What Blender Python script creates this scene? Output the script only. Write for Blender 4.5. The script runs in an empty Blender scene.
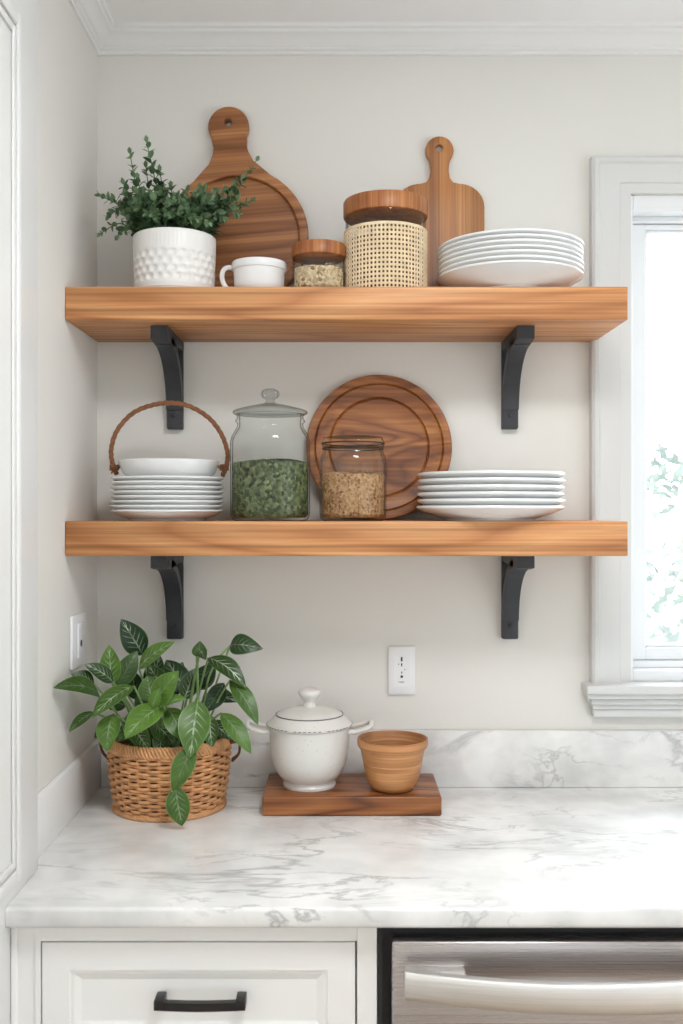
import bpy, bmesh, math, random
from mathutils import Vector, Matrix
from math import sin, cos, pi, radians as R
random.seed(11)
SC = bpy.context.scene
COL = SC.collection
F = 994.0; EYE = 1.476; CY = -2.06

def at(px, py, d):
    """point seen at a pixel of the photograph at distance d in front of the camera"""
    return Vector(((px-341.5)*d/F, d+CY, EYE-(py-512)*d/F))

# ------------------------------------------------------------------ materials
MATS = {}
def new_mat(name):
    m = bpy.data.materials.new(name); m.use_nodes = True
    nt = m.node_tree; nt.nodes.clear()
    out = nt.nodes.new('ShaderNodeOutputMaterial')
    return m, nt, out
def N(nt, t, **kw):
    n = nt.nodes.new(t)
    for k, v in kw.items():
        if k in n.inputs: n.inputs[k].default_value = v
        else: setattr(n, k, v)
    return n
def L(nt, a, b): nt.links.new(a, b)
def c4(c): return (c[0], c[1], c[2], 1)
def srgb(r, g, b):
    f = lambda v: (v/255/12.92) if v/255 <= .04045 else ((v/255+.055)/1.055)**2.4
    return (f(r), f(g), f(b))
def ramp(nt, stops, interp='LINEAR'):
    n = nt.nodes.new('ShaderNodeValToRGB'); cr = n.color_ramp; cr.interpolation = interp
    while len(cr.elements) < len(stops): cr.elements.new(.5)
    for e, (p, c) in zip(cr.elements, stops):
        e.position = p; e.color = c4(c)
    return n
def coords(nt, scale=(1,1,1), kind='Object', rot=(0,0,0)):
    tc = N(nt, 'ShaderNodeTexCoord'); mp = N(nt, 'ShaderNodeMapping')
    mp.inputs['Scale'].default_value = scale; mp.inputs['Rotation'].default_value = rot
    L(nt, tc.outputs[kind], mp.inputs['Vector']); return mp.outputs['Vector']

def plain(name, col, rough=.5, metal=0, var=.03, nscale=8, bump=0, bscale=60, spec=.5, coat=0):
    m, nt, out = new_mat(name)
    b = N(nt, 'ShaderNodeBsdfPrincipled', Roughness=rough, Metallic=metal)
    b.inputs['Specular IOR Level'].default_value = spec
    b.inputs['Coat Weight'].default_value = coat
    v = coords(nt)
    n = N(nt, 'ShaderNodeTexNoise', Scale=nscale, Detail=4)
    L(nt, v, n.inputs['Vector'])
    r = ramp(nt, [(.3, tuple(c*(1-var) for c in col)), (.7, tuple(min(1, c*(1+var)) for c in col))])
    L(nt, n.outputs['Fac'], r.inputs['Fac']); L(nt, r.outputs['Color'], b.inputs['Base Color'])
    if bump:
        n2 = N(nt, 'ShaderNodeTexNoise', Scale=bscale, Detail=3); L(nt, v, n2.inputs['Vector'])
        bp = N(nt, 'ShaderNodeBump', Strength=bump, Distance=.002)
        L(nt, n2.outputs['Fac'], bp.inputs['Height']); L(nt, bp.outputs['Normal'], b.inputs['Normal'])
    L(nt, b.outputs[0], out.inputs[0]); MATS[name] = m; return m

def wood(name, dark, mid, light, axis='X', rings=9, fine=1.0, rough=.45, warp=.3, blocks=None, spread=9., along=.07, contrast=.75, radial=False):
    """long-grained wood: growth bands that run along one axis with gentle swells, plus fine fibres"""
    m, nt, out = new_mat(name)
    b = N(nt, 'ShaderNodeBsdfPrincipled', Roughness=rough)
    ax = 'XYZR'.index(axis)
    sc = [spread]*3
    if ax < 3: sc[ax] = spread*along
    else: sc = [spread*along, spread*along, spread]   # turned on a lathe: bands run round the piece
    v = coords(nt, tuple(sc))
    n = N(nt, 'ShaderNodeTexNoise', Scale=1.0, Detail=2., Roughness=.4, Distortion=warp); L(nt, v, n.inputs['Vector'])
    mu = N(nt, 'ShaderNodeMath', operation='MULTIPLY'); mu.inputs[1].default_value = rings
    L(nt, n.outputs['Fac'], mu.inputs[0])
    fr = N(nt, 'ShaderNodeMath', operation='PINGPONG'); fr.inputs[1].default_value = .5; L(nt, mu.outputs[0], fr.inputs[0])
    lp = lambda a, c, t: tuple(x+(y-x)*t for x, y in zip(a, c))
    rr = ramp(nt, [(0, lp(mid, light, contrast)), (.30, mid), (.5, lp(mid, dark, contrast))]); L(nt, fr.outputs[0], rr.inputs['Fac'])
    def fibre(sa, sl, lo, hi, d):
        sf = [sa*fine]*3
        if ax < 3: sf[ax] = sl*fine
        else: sf = [sl*fine*3, sl*fine*3, sa*fine]
        v2 = coords(nt, tuple(sf)); n2 = N(nt, 'ShaderNodeTexNoise', Scale=1.0, Detail=d); L(nt, v2, n2.inputs['Vector'])
        r2 = ramp(nt, [(.34, lo), (.64, hi)]); L(nt, n2.outputs['Fac'], r2.inputs['Fac']); return n2, r2.outputs['Color']
    def mulc(a, c):
        mx = N(nt, 'ShaderNodeMix', data_type='RGBA', blend_type='MULTIPLY'); mx.inputs[0].default_value = 1
        L(nt, a, mx.inputs[6]); L(nt, c, mx.inputs[7]); return mx.outputs[2]
    n2, f1 = fibre(190., 4., (.82,.78,.73), (1.08,1.08,1.08), 3)
    _, f2 = fibre(75., 1.1, (.82,.78,.73), (1.08,1.08,1.06), 2)
    _, f3 = fibre(3., 1.4, (.88,.87,.86), (1.08,1.07,1.06), 2)
    _, f4 = fibre(230., .7, (.80,.75,.70), (1.08,1.08,1.07), 1)
    col = mulc(mulc(mulc(mulc(rr.outputs['Color'], f1), f2), f3), f4)
    if blocks:   # glued staves across an axis
        a2, width = blocks
        tc = N(nt, 'ShaderNodeTexCoord'); sp = N(nt, 'ShaderNodeSeparateXYZ'); L(nt, tc.outputs['Object'], sp.inputs[0])
        dv = N(nt, 'ShaderNodeMath', operation='DIVIDE'); dv.inputs[1].default_value = width; L(nt, sp.outputs[a2], dv.inputs[0])
        fl = N(nt, 'ShaderNodeMath', operation='FLOOR'); L(nt, dv.outputs[0], fl.inputs[0])
        wn = N(nt, 'ShaderNodeTexWhiteNoise', noise_dimensions='1D'); L(nt, fl.outputs[0], wn.inputs['W'])
        r4 = ramp(nt, [(0, (.86,.83,.80)), (1, (1.08,1.08,1.08))]); L(nt, wn.outputs['Value'], r4.inputs['Fac'])
        col = mulc(col, r4.outputs['Color'])
    L(nt, col, b.inputs['Base Color'])
    rb = N(nt, 'ShaderNodeBump', Strength=.25, Distance=.0006); L(nt, n2.outputs['Fac'], rb.inputs['Height'])
    L(nt, rb.outputs['Normal'], b.inputs['Normal'])
    L(nt, b.outputs[0], out.inputs[0]); MATS[name] = m; return m

def marble(name):
    m, nt, out = new_mat(name)
    b = N(nt, 'ShaderNodeBsdfPrincipled', Roughness=.17)
    base = srgb(238,238,237)
    def veins(scale, rot, lo, w, dist, strength, mscale, mlo):
        v = coords(nt, scale, rot=rot)
        n = N(nt, 'ShaderNodeTexNoise', Scale=1.0, Detail=7, Roughness=.58, Distortion=dist); L(nt, v, n.inputs['Vector'])
        s = N(nt, 'ShaderNodeMath', operation='SUBTRACT'); s.inputs[1].default_value = lo; L(nt, n.outputs['Fac'], s.inputs[0])
        a = N(nt, 'ShaderNodeMath', operation='ABSOLUTE'); L(nt, s.outputs[0], a.inputs[0])
        mr = N(nt, 'ShaderNodeMapRange'); mr.inputs['From Min'].default_value = 0; mr.inputs['From Max'].default_value = w
        mr.inputs['To Min'].default_value = strength; mr.inputs['To Max'].default_value = 0; L(nt, a.outputs[0], mr.inputs['Value'])
        v2 = coords(nt, mscale); n2 = N(nt, 'ShaderNodeTexNoise', Scale=1.0, Detail=3); L(nt, v2, n2.inputs['Vector'])
        mk = N(nt, 'ShaderNodeMapRange'); mk.inputs['From Min'].default_value = mlo; mk.inputs['From Max'].default_value = mlo+.16; L(nt, n2.outputs['Fac'], mk.inputs['Value'])
        mm = N(nt, 'ShaderNodeMath', operation='MULTIPLY'); L(nt, mr.outputs[0], mm.inputs[0]); L(nt, mk.outputs[0], mm.inputs[1])
        return mm.outputs[0]
    a = veins((2.4,7.5,5.5), (0,R(18),R(24)), .5, .020, .5, .56, (3.1,5,5), .42)
    c = veins((6,15,13), (0,R(20),R(30)), .52, .022, .6, .40, (5,7,7), .50)
    d = veins((1.5,4.,4.), (0,R(10),R(18)), .47, .07, .5, .18, (2,3,3), .42)
    mx1 = N(nt, 'ShaderNodeMath', operation='MAXIMUM'); L(nt, a, mx1.inputs[0]); L(nt, c, mx1.inputs[1])
    ad = N(nt, 'ShaderNodeMath', operation='ADD', use_clamp=True); L(nt, mx1.outputs[0], ad.inputs[0]); L(nt, d, ad.inputs[1])
    mix = N(nt, 'ShaderNodeMix', data_type='RGBA'); L(nt, ad.outputs[0], mix.inputs[0])
    vb = coords(nt, (9,9,9)); nb = N(nt, 'ShaderNodeTexNoise', Scale=1., Detail=5); L(nt, vb, nb.inputs['Vector'])
    rb = ramp(nt, [(.35, srgb(214,215,214)), (.62, base)]); L(nt, nb.outputs['Fac'], rb.inputs['Fac'])
    L(nt, rb.outputs['Color'], mix.inputs[6]); mix.inputs[7].default_value = c4(srgb(128,128,132))
    L(nt, mix.outputs[2], b.inputs['Base Color'])
    L(nt, b.outputs[0], out.inputs[0]); MATS[name] = m; return m

def glass(name, tint=(.97,.985,.98), edge=(.55,.60,.58), f0=.035, fmax=.75, power=4.0):
    """thin clear glass: mirror reflection growing towards grazing angles over a clear, edge-darkened body"""
    m, nt, out = new_mat(name)
    tr = N(nt, 'ShaderNodeBsdfTransparent'); gl = N(nt, 'ShaderNodeBsdfGlossy', Roughness=.02)
    lw = N(nt, 'ShaderNodeLayerWeight', Blend=.5)
    rp = ramp(nt, [(0, tint), (.70, tint), (.97, edge)]); L(nt, lw.outputs['Facing'], rp.inputs['Fac'])
    L(nt, rp.outputs['Color'], tr.inputs['Color'])
    nz = N(nt, 'ShaderNodeTexNoise', Scale=3.); L(nt, coords(nt), nz.inputs['Vector'])
    bp = N(nt, 'ShaderNodeBump', Strength=.05, Distance=.002); L(nt, nz.outputs['Fac'], bp.inputs['Height'])
    L(nt, bp.outputs['Normal'], gl.inputs['Normal'])
    pw = N(nt, 'ShaderNodeMath', operation='POWER'); pw.inputs[1].default_value = power; L(nt, lw.outputs['Facing'], pw.inputs[0])
    mr = N(nt, 'ShaderNodeMapRange'); mr.inputs['To Min'].default_value = f0; mr.inputs['To Max'].default_value = fmax; L(nt, pw.outputs[0], mr.inputs['Value'])
    mx = N(nt, 'ShaderNodeMixShader'); L(nt, mr.outputs[0], mx.inputs[0]); L(nt, tr.outputs[0], mx.inputs[1]); L(nt, gl.outputs[0], mx.inputs[2])
    L(nt, mx.outputs[0], out.inputs[0]); MATS[name] = m; return m

def leafmat(name, dark, light, vein, edge, side=9, veinw=.5, rough=.38):
    """leaf blade: UV.x along, UV.y across (0..1, midrib .5); colour attribute 'tint' picks dark to light"""
    m, nt, out = new_mat(name)
    b = N(nt, 'ShaderNodeBsdfPrincipled', Roughness=rough)
    at_ = N(nt, 'ShaderNodeAttribute', attribute_name='tint')
    mixb = N(nt, 'ShaderNodeMix', data_type='RGBA'); sc_ = N(nt, 'ShaderNodeSeparateColor'); L(nt, at_.outputs['Color'], sc_.inputs[0]); L(nt, sc_.outputs[0], mixb.inputs[0])
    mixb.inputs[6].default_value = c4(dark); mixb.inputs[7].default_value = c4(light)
    tc = N(nt, 'ShaderNodeTexCoord'); sp = N(nt, 'ShaderNodeSeparateXYZ'); L(nt, tc.outputs['UV'], sp.inputs[0])
    s = N(nt, 'ShaderNodeMath', operation='SUBTRACT'); s.inputs[1].default_value = .5; L(nt, sp.outputs['Y'], s.inputs[0])
    a = N(nt, 'ShaderNodeMath', operation='ABSOLUTE'); L(nt, s.outputs[0], a.inputs[0])   # 0 midrib .. .5 edge
    mid = N(nt, 'ShaderNodeMapRange'); mid.inputs['From Max'].default_value = .045; mid.inputs['To Min'].default_value = 1; mid.inputs['To Max'].default_value = 0; L(nt, a.outputs[0], mid.inputs['Value'])
    # side veins: fract(u*side - a*k)
    k = N(nt, 'ShaderNodeMath', operation='MULTIPLY'); k.inputs[1].default_value = side*.55; L(nt, a.outputs[0], k.inputs[0])
    u = N(nt, 'ShaderNodeMath', operation='MULTIPLY'); u.inputs[1].default_value = side; L(nt, sp.outputs['X'], u.inputs[0])
    d = N(nt, 'ShaderNodeMath', operation='SUBTRACT'); L(nt, u.outputs[0], d.inputs[0]); L(nt, k.outputs[0], d.inputs[1])
    fr = N(nt, 'ShaderNodeMath', operation='FRACT'); L(nt, d.outputs[0], fr.inputs[0])
    sb = N(nt, 'ShaderNodeMath', operation='SUBTRACT'); sb.inputs[1].default_value = .5; L(nt, fr.outputs[0], sb.inputs[0])
    ab = N(nt, 'ShaderNodeMath', operation='ABSOLUTE'); L(nt, sb.outputs[0], ab.inputs[0])
    sv = N(nt, 'ShaderNodeMapRange'); sv.inputs['From Max'].default_value = .16; sv.inputs['To Min'].default_value = 1; sv.inputs['To Max'].default_value = 0; L(nt, ab.outputs[0], sv.inputs['Value'])
    fade = N(nt, 'ShaderNodeMapRange'); fade.inputs['From Min'].default_value = .1; fade.inputs['From Max'].default_value = .38
    fade.inputs['To Min'].default_value = veinw; fade.inputs['To Max'].default_value = 0; L(nt, a.outputs[0], fade.inputs['Value'])
    sm = N(nt, 'ShaderNodeMath', operation='MULTIPLY'); L(nt, sv.outputs[0], sm.inputs[0]); L(nt, fade.outputs[0], sm.inputs[1])
    mm = N(nt, 'ShaderNodeMath', operation='MULTIPLY'); mm.inputs[1].default_value = min(1, veinw*1.3); L(nt, mid.outputs[0], mm.inputs[0])
    mxv = N(nt, 'ShaderNodeMath', operation='MAXIMUM'); L(nt, sm.outputs[0], mxv.inputs[0]); L(nt, mm.outputs[0], mxv.inputs[1])
    vn = N(nt, 'ShaderNodeTexNoise', Scale=70., Detail=3.); L(nt, coords(nt), vn.inputs['Vector'])
    vm = N(nt, 'ShaderNodeMapRange'); vm.inputs['From Min'].default_value = .40; vm.inputs['From Max'].default_value = .60; vm.inputs['To Min'].default_value = .25; L(nt, vn.outputs['Fac'], vm.inputs['Value'])
    vq = N(nt, 'ShaderNodeMath', operation='MULTIPLY'); L(nt, vm.outputs[0], vq.inputs[0]); L(nt, sc_.outputs[1], vq.inputs[1])
    vz = N(nt, 'ShaderNodeMath', operation='MULTIPLY'); L(nt, vq.outputs[0], vz.inputs[0]); L(nt, mxv.outputs[0], vz.inputs[1])
    c1 = N(nt, 'ShaderNodeMix', data_type='RGBA'); L(nt, vz.outputs[0], c1.inputs[0]); L(nt, mixb.outputs[2], c1.inputs[6]); c1.inputs[7].default_value = c4(vein)
    eg = N(nt, 'ShaderNodeMapRange'); eg.inputs['From Min'].default_value = .455; eg.inputs['From Max'].default_value = .5; eg.inputs['To Max'].default_value = .6; L(nt, a.outputs[0], eg.inputs['Value'])
    c2 = N(nt, 'ShaderNodeMix', data_type='RGBA'); L(nt, eg.outputs[0], c2.inputs[0]); L(nt, c1.outputs[2], c2.inputs[6]); c2.inputs[7].default_value = c4(edge)
    nz = N(nt, 'ShaderNodeTexNoise', Scale=60.); L(nt, coords(nt), nz.inputs['Vector'])
    rz = ramp(nt, [(.3, (.8,.8,.8)), (.7, (1.15,1.15,1.15))]); L(nt, nz.outputs['Fac'], rz.inputs['Fac'])
    c3 = N(nt, 'ShaderNodeMix', data_type='RGBA', blend_type='MULTIPLY'); c3.inputs[0].default_value = 1
    L(nt, c2.outputs[2], c3.inputs[6]); L(nt, rz.outputs['Color'], c3.inputs[7])
    L(nt, c3.outputs[2], b.inputs['Base Color'])
    tl = N(nt, 'ShaderNodeBsdfTranslucent'); L(nt, c3.outputs[2], tl.inputs['Color'])
    mx = N(nt, 'ShaderNodeMixShader'); mx.inputs[0].default_value = .22
    L(nt, b.outputs[0], mx.inputs[1]); L(nt, tl.outputs[0], mx.inputs[2])
    L(nt, mx.outputs[0], out.inputs[0]); MATS[name] = m; return m

def brushed(name, col, rough=.32):
    m, nt, out = new_mat(name)
    b = N(nt, 'ShaderNodeBsdfPrincipled', Roughness=rough, Metallic=1.0)
    v = coords(nt, (1.5,60,700)); n = N(nt, 'ShaderNodeTexNoise', Scale=1., Detail=3); L(nt, v, n.inputs['Vector'])
    r = ramp(nt, [(.3, tuple(c*.9 for c in col)), (.7, tuple(min(1,c*1.06) for c in col))]); L(nt, n.outputs['Fac'], r.inputs['Fac'])
    L(nt, r.outputs['Color'], b.inputs['Base Color'])
    mr = N(nt, 'ShaderNodeMapRange'); mr.inputs['To Min'].default_value = rough-.06; mr.inputs['To Max'].default_value = rough+.08
    L(nt, n.outputs['Fac'], mr.inputs['Value']); L(nt, mr.outputs[0], b.inputs['Roughness'])
    L(nt, b.outputs[0], out.inputs[0]); MATS[name] = m; return m

def specks(name, col, spk, scale=140, thr=.30, rough=.25):
    m, nt, out = new_mat(name)
    b = N(nt, 'ShaderNodeBsdfPrincipled', Roughness=rough)
    v = coords(nt); vo = N(nt, 'ShaderNodeTexVoronoi', Scale=scale); L(nt, v, vo.inputs['Vector'])
    lt = N(nt, 'ShaderNodeMath', operation='LESS_THAN'); lt.inputs[1].default_value = .20; L(nt, vo.outputs['Distance'], lt.inputs[0])
    sc = N(nt, 'ShaderNodeSeparateColor'); L(nt, vo.outputs['Color'], sc.inputs[0])
    l2 = N(nt, 'ShaderNodeMath', operation='LESS_THAN'); l2.inputs[1].default_value = thr; L(nt, sc.outputs[0], l2.inputs[0])
    mu = N(nt, 'ShaderNodeMath', operation='MULTIPLY'); L(nt, lt.outputs[0], mu.inputs[0]); L(nt, l2.outputs[0], mu.inputs[1])
    mu2 = N(nt, 'ShaderNodeMath', operation='MULTIPLY'); mu2.inputs[1].default_value = .6; L(nt, mu.outputs[0], mu2.inputs[0])
    mx = N(nt, 'ShaderNodeMix', data_type='RGBA'); L(nt, mu2.outputs[0], mx.inputs[0]); mx.inputs[6].default_value = c4(col); mx.inputs[7].default_value = c4(spk)
    L(nt, mx.outputs[2], b.inputs['Base Color']); L(nt, b.outputs[0], out.inputs[0]); MATS[name] = m; return m

def grainmat(name, cols, scale=160, rough=.7):
    m, nt, out = new_mat(name)
    b = N(nt, 'ShaderNodeBsdfPrincipled', Roughness=rough)
    vo = N(nt, 'ShaderNodeTexVoronoi', Scale=scale); L(nt, coords(nt), vo.inputs['Vector'])
    sc = N(nt, 'ShaderNodeSeparateColor'); L(nt, vo.outputs['Color'], sc.inputs[0])
    r = ramp(nt, [(i/(len(cols)-1), c) for i, c in enumerate(cols)]); L(nt, sc.outputs[0], r.inputs['Fac'])
    L(nt, r.outputs['Color'], b.inputs['Base Color'])
    bp = N(nt, 'ShaderNodeBump', Strength=.9, Distance=.003, invert=True); L(nt, vo.outputs['Distance'], bp.inputs['Height'])
    L(nt, bp.outputs['Normal'], b.inputs['Normal'])
    L(nt, b.outputs[0], out.inputs[0]); MATS[name] = m; return m

plain('wall_paint', (.73,.720,.685), .75, var=.012, nscale=1.5, bump=.05, bscale=200)
plain('ceiling_paint', (.86,.86,.87), .8, var=.01)
plain('trim_paint', (.80,.805,.80), .38, var=.01, nscale=3)
plain('window_paint', (.78,.80,.82), .35, var=.01, nscale=3)
plain('shaded_casing_paint', (.64,.645,.64), .42, var=.01, nscale=3)  # trim white darkened to carry the shade on the window casing
plain('cabinet_paint', (.87,.87,.86), .38, var=.012, nscale=3)
plain('black_surround', (.02,.02,.022), .6)  # black finish of the dishwasher surround
wood('floor_wood', srgb(140,122,104), srgb(176,158,138), srgb(196,180,160), 'Y', 6, .6, .4, blocks=(0,.14))
wood('shelf_wood', srgb(168,110,64), srgb(198,142,94), srgb(212,162,114), 'X', 11, 1.0, .5, spread=9, along=.06, contrast=.7)
wood('board_wood', srgb(124,76,40), srgb(168,112,68), srgb(184,130,84), 'X', 7, .8, .42, spread=9, along=.08, contrast=.8)
wood('paddle_wood', srgb(158,102,54), srgb(184,126,72), srgb(196,142,88), 'Z', 5, .9, .42, blocks=(0,.046), along=.06)
wood('plate_wood', srgb(112,64,28), srgb(158,98,50), srgb(182,124,70), 'X', 8, .7, .40, warp=.8, spread=9, along=.25, contrast=.8)
wood('lid_wood', srgb(144,86,46), srgb(172,110,64), srgb(186,128,80), 'Z', 5, 1.0, .4, spread=12)
wood('slab_wood', srgb(92,50,24), srgb(150,94,54), srgb(170,114,70), 'X', 8, .8, .38, spread=11, along=.12, contrast=.9)
wood('bowl_wood', srgb(184,130,84), srgb(196,143,95), srgb(204,154,108), 'R', 5, .9, .42, spread=30, along=.10, contrast=.6, warp=.1)
marble('marble')
glass('jar_glass', (.965,.972,.968), (.22,.25,.24), .018, .42, 5.0)
glass('lid_glass', (.86,.88,.875), (.14,.16,.155), .05, .5, 3.0)
glass('window_glass', (.97,.985,.98), (.9,.95,.93), .03, .8, 5)
plain('white_china', (.76,.77,.775), .16, var=.008, nscale=4)
plain('pot_china', (.78,.78,.765), .33, var=.01, nscale=4)
specks('enamel', (.70,.69,.66), (.42,.39,.35), 190, .20)
plain('grey_line', (.16,.15,.15), .5)
plain('iron', (.030,.033,.039), .5, var=.12, nscale=40, bump=.15, bscale=300)
plain('pull_metal', (.035,.033,.032), .36, metal=.6, var=.15, nscale=60)
plain('rope', srgb(132,86,56), .75, var=.22, nscale=150, bump=.5, bscale=400)
plain('wicker', srgb(205,152,104), .6, var=.20, nscale=45, bump=.4, bscale=300)
plain('wicker_dark', srgb(104,62,38), .8, var=.2, nscale=60)
plain('cane', srgb(232,212,178), .6, var=.10, nscale=60, bump=.3, bscale=300)
plain('soil', (.018,.012,.009), .95, var=.5, nscale=90, bump=1., bscale=150)
plain('stem', srgb(120,150,92), .5, var=.2, nscale=40)
plain('sprig_stem', srgb(92,112,70), .6, var=.2, nscale=40)
leafmat('leaf', srgb(22,52,24), srgb(104,146,54), srgb(205,222,196), srgb(150,184,122), 7, .60)
leafmat('small_leaf', srgb(38,70,42), srgb(122,152,112), srgb(140,168,130), srgb(104,136,98), 4, .25, .42)
brushed('steel', (.50,.465,.46), .27)
brushed('steel_bar', (.80,.79,.77), .46)
plain('plastic', (.80,.81,.83), .3, var=.01)
plain('slot', (.03,.03,.03), .5)
grainmat('herb', [srgb(34,42,22), srgb(82,96,56), srgb(122,134,92), srgb(58,70,38)], 150)
grainmat('oat', [srgb(122,80,48), srgb(186,142,98), srgb(208,172,128), srgb(164,118,76)], 230)
grainmat('seed', [srgb(150,120,84), srgb(222,202,164), srgb(236,220,188), srgb(200,172,130)], 190)
plain('bark', srgb(110,82,62), .8, var=.35, nscale=60, bump=.6)
plain('paving', (.62,.62,.60), .8, var=.05)
plain('tree_bark', (.55,.53,.50), .9, var=.2)
plain('tree_leaf', (.42,.475,.44), .7, var=.2, nscale=6)  # leaf and bark colours paled to imitate overexposed daylight

# ------------------------------------------------------------------ mesh helpers
def link(name, me, mat, parent=None, loc=None, rot=None):
    o = bpy.data.objects.new(name, me); COL.objects.link(o)
    ms = mat if isinstance(mat, (list, tuple)) else [mat]
    if not me.materials:
        for m in ms: me.materials.append(MATS[m])
    if parent is not None: o.parent = parent
    if loc is not None: o.location = loc
    if rot is not None: o.rotation_euler = rot
    return o
def finish(bm, smooth=38):
    bmesh.ops.recalc_face_normals(bm, faces=bm.faces)
    for f in bm.faces: f.smooth = smooth is not None
    if smooth is not None:
        for e in bm.edges:
            if len(e.link_faces) == 2 and e.calc_face_angle(0) > R(smooth): e.smooth = False
def obj(name, bm, mat, parent=None, loc=None, rot=None, smooth=38):
    finish(bm, smooth)
    me = bpy.data.meshes.new(name); bm.to_mesh(me); bm.free()
    return link(name, me, mat, parent, loc, rot)
def BM(): return bmesh.new()
def box(bm, x0, x1, y0, y1, z0, z1, bev=0, seg=2):
    r = bmesh.ops.create_cube(bm, size=1)
    for v in r['verts']:
        v.co = Vector(((x0+x1)/2+v.co.x*(x1-x0), (y0+y1)/2+v.co.y*(y1-y0), (z0+z1)/2+v.co.z*(z1-z0)))
    if bev:
        es = list({e for v in r['verts'] for e in v.link_edges})
        bmesh.ops.bevel(bm, geom=es, offset=bev, segments=seg, affect='EDGES', profile=.5)
    return bm
def lathe(bm, prof, seg=64, cx=0, cy=0, cz=0, rfun=None, closed=False):
    rows = []
    for (r, z) in prof:
        if r < 1e-6: rows.append([bm.verts.new((cx, cy, cz+z))]); continue
        row = []
        for i in range(seg):
            a = 2*pi*i/seg; rr = rfun(r, z, a) if rfun else r
            row.append(bm.verts.new((cx+rr*cos(a), cy+rr*sin(a), cz+z)))
        rows.append(row)
    pairs = list(zip(rows, rows[1:])) + ([(rows[-1], rows[0])] if closed else [])
    for A, B in pairs:
        if len(A) == 1 and len(B) == 1: continue
        for i in range(seg):
            j = (i+1) % seg
            if len(A) == 1: bm.faces.new((A[0], B[i], B[j]))
            elif len(B) == 1: bm.faces.new((A[i], B[0], A[j]))
            else: bm.faces.new((A[i], B[i], B[j], A[j]))
    return bm
def tube(bm, pts, rad, seg=8, closed=False, caps=True, flat=1.0):
    pts = [Vector(p) for p in pts]; n = len(pts)
    rows = []; prev = None
    for i, p in enumerate(pts):
        if closed: t = pts[(i+1) % n]-pts[i-1]
        else: t = pts[min(i+1, n-1)]-pts[max(i-1, 0)]
        if t.length < 1e-9: t = Vector((0,0,1))
        t.normalize()
        if prev is None:
            u = t.cross(Vector((0,0,1)))
            if u.length < .1: u = t.cross(Vector((0,1,0)))
            u.normalize()
        else:
            u = prev-t*prev.dot(t)
            if u.length < 1e-6: u = t.orthogonal()
            u.normalize()
        prev = u; w = t.cross(u)
        r = rad[i] if isinstance(rad, (list, tuple)) else rad
        rows.append([bm.verts.new(p+u*r*cos(2*pi*k/seg)+w*r*flat*sin(2*pi*k/seg)) for k in range(seg)])
    rng = range(n) if closed else range(n-1)
    for i in rng:
        A, B = rows[i], rows[(i+1) % n]
        for k in range(seg):
            bm.faces.new((A[k], A[(k+1) % seg], B[(k+1) % seg], B[k]))
    if caps and not closed:
        bm.faces.new(rows[0]); bm.faces.new(rows[-1][::-1])
    return bm
def prism(bm, pts, axis, a, b):
    """closed polygon in the two other axes, extruded along axis from a to b"""
    def P(u, v, t):
        return {'X': (t, u, v), 'Y': (u, t, v), 'Z': (u, v, t)}[axis]
    A = [bm.verts.new(P(u, v, a)) for u, v in pts]; B = [bm.verts.new(P(u, v, b)) for u, v in pts]
    n = len(pts)
    for i in range(n): bm.faces.new((A[i], A[(i+1) % n], B[(i+1) % n], B[i]))
    bm.faces.new(A[::-1]); bm.faces.new(B)
    return bm
def smoothpath(pts, n=8, closed=False):
    pts = [Vector(p) for p in pts]; m = len(pts); out = []
    for i in range(m if closed else m-1):
        p0 = pts[i-1] if (i > 0 or closed) else pts[0]*2-pts[1]
        p1 = pts[i]; p2 = pts[(i+1) % m]; p3 = pts[(i+2) % m] if (i+2 < m or closed) else p2*2-p1
        for k in range(n):
            t = k/n
            out.append(.5*((2*p1)+(p2-p0)*t+(2*p0-5*p1+4*p2-p3)*t*t+(3*p1-p0-3*p2+p3)*t**3))
    if not closed: out.append(pts[-1])
    return out
def sheet(name, loops, thick, bev, mat, parent=None, loc=None, rot=None):
    """flat outline (x,z) with holes, given real thickness and softened edges"""
    cu = bpy.data.curves.new(name, 'CURVE'); cu.dimensions = '2D'; cu.fill_mode = 'BOTH'
    cu.extrude = thick/2-bev; cu.bevel_depth = bev; cu.bevel_resolution = 3; cu.offset = -bev
    for lp in loops:
        s = cu.splines.new('POLY'); s.points.add(len(lp)-1); s.use_cyclic_u = True
        for p, q in zip(s.points, lp): p.co = (q[0], q[1], 0, 1)
    tmp = bpy.data.objects.new('outline', cu); COL.objects.link(tmp)
    bpy.context.view_layer.update()
    me = bpy.data.meshes.new_from_object(tmp.evaluated_get(bpy.context.evaluated_depsgraph_get()))
    bpy.data.objects.remove(tmp); bpy.data.curves.remove(cu)
    me.transform(Matrix.Rotation(pi/2, 4, 'X'))
    bm = BM(); bm.from_mesh(me); bpy.data.meshes.remove(me)
    bmesh.ops.remove_doubles(bm, verts=bm.verts, dist=1e-5)
    return bm
def circ(cx, cz, r, n=96, a0=0): return [(cx+r*cos(a0+2*pi*i/n), cz+r*sin(a0+2*pi*i/n)) for i in range(n)]

def tag(o, label, cat, group=None, kind=None):
    o['label'] = label; o['category'] = cat
    if group: o['group'] = group
    if kind: o['kind'] = kind
    return o
def root(name, loc, label, cat, group=None, rot=None):
    o = bpy.data.objects.new(name, None); COL.objects.link(o); o.location = loc; o.empty_display_size = .05
    if rot: o.rotation_euler = rot
    return tag(o, label, cat, group)
def struct(o): o['kind'] = 'structure'; return o

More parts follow.
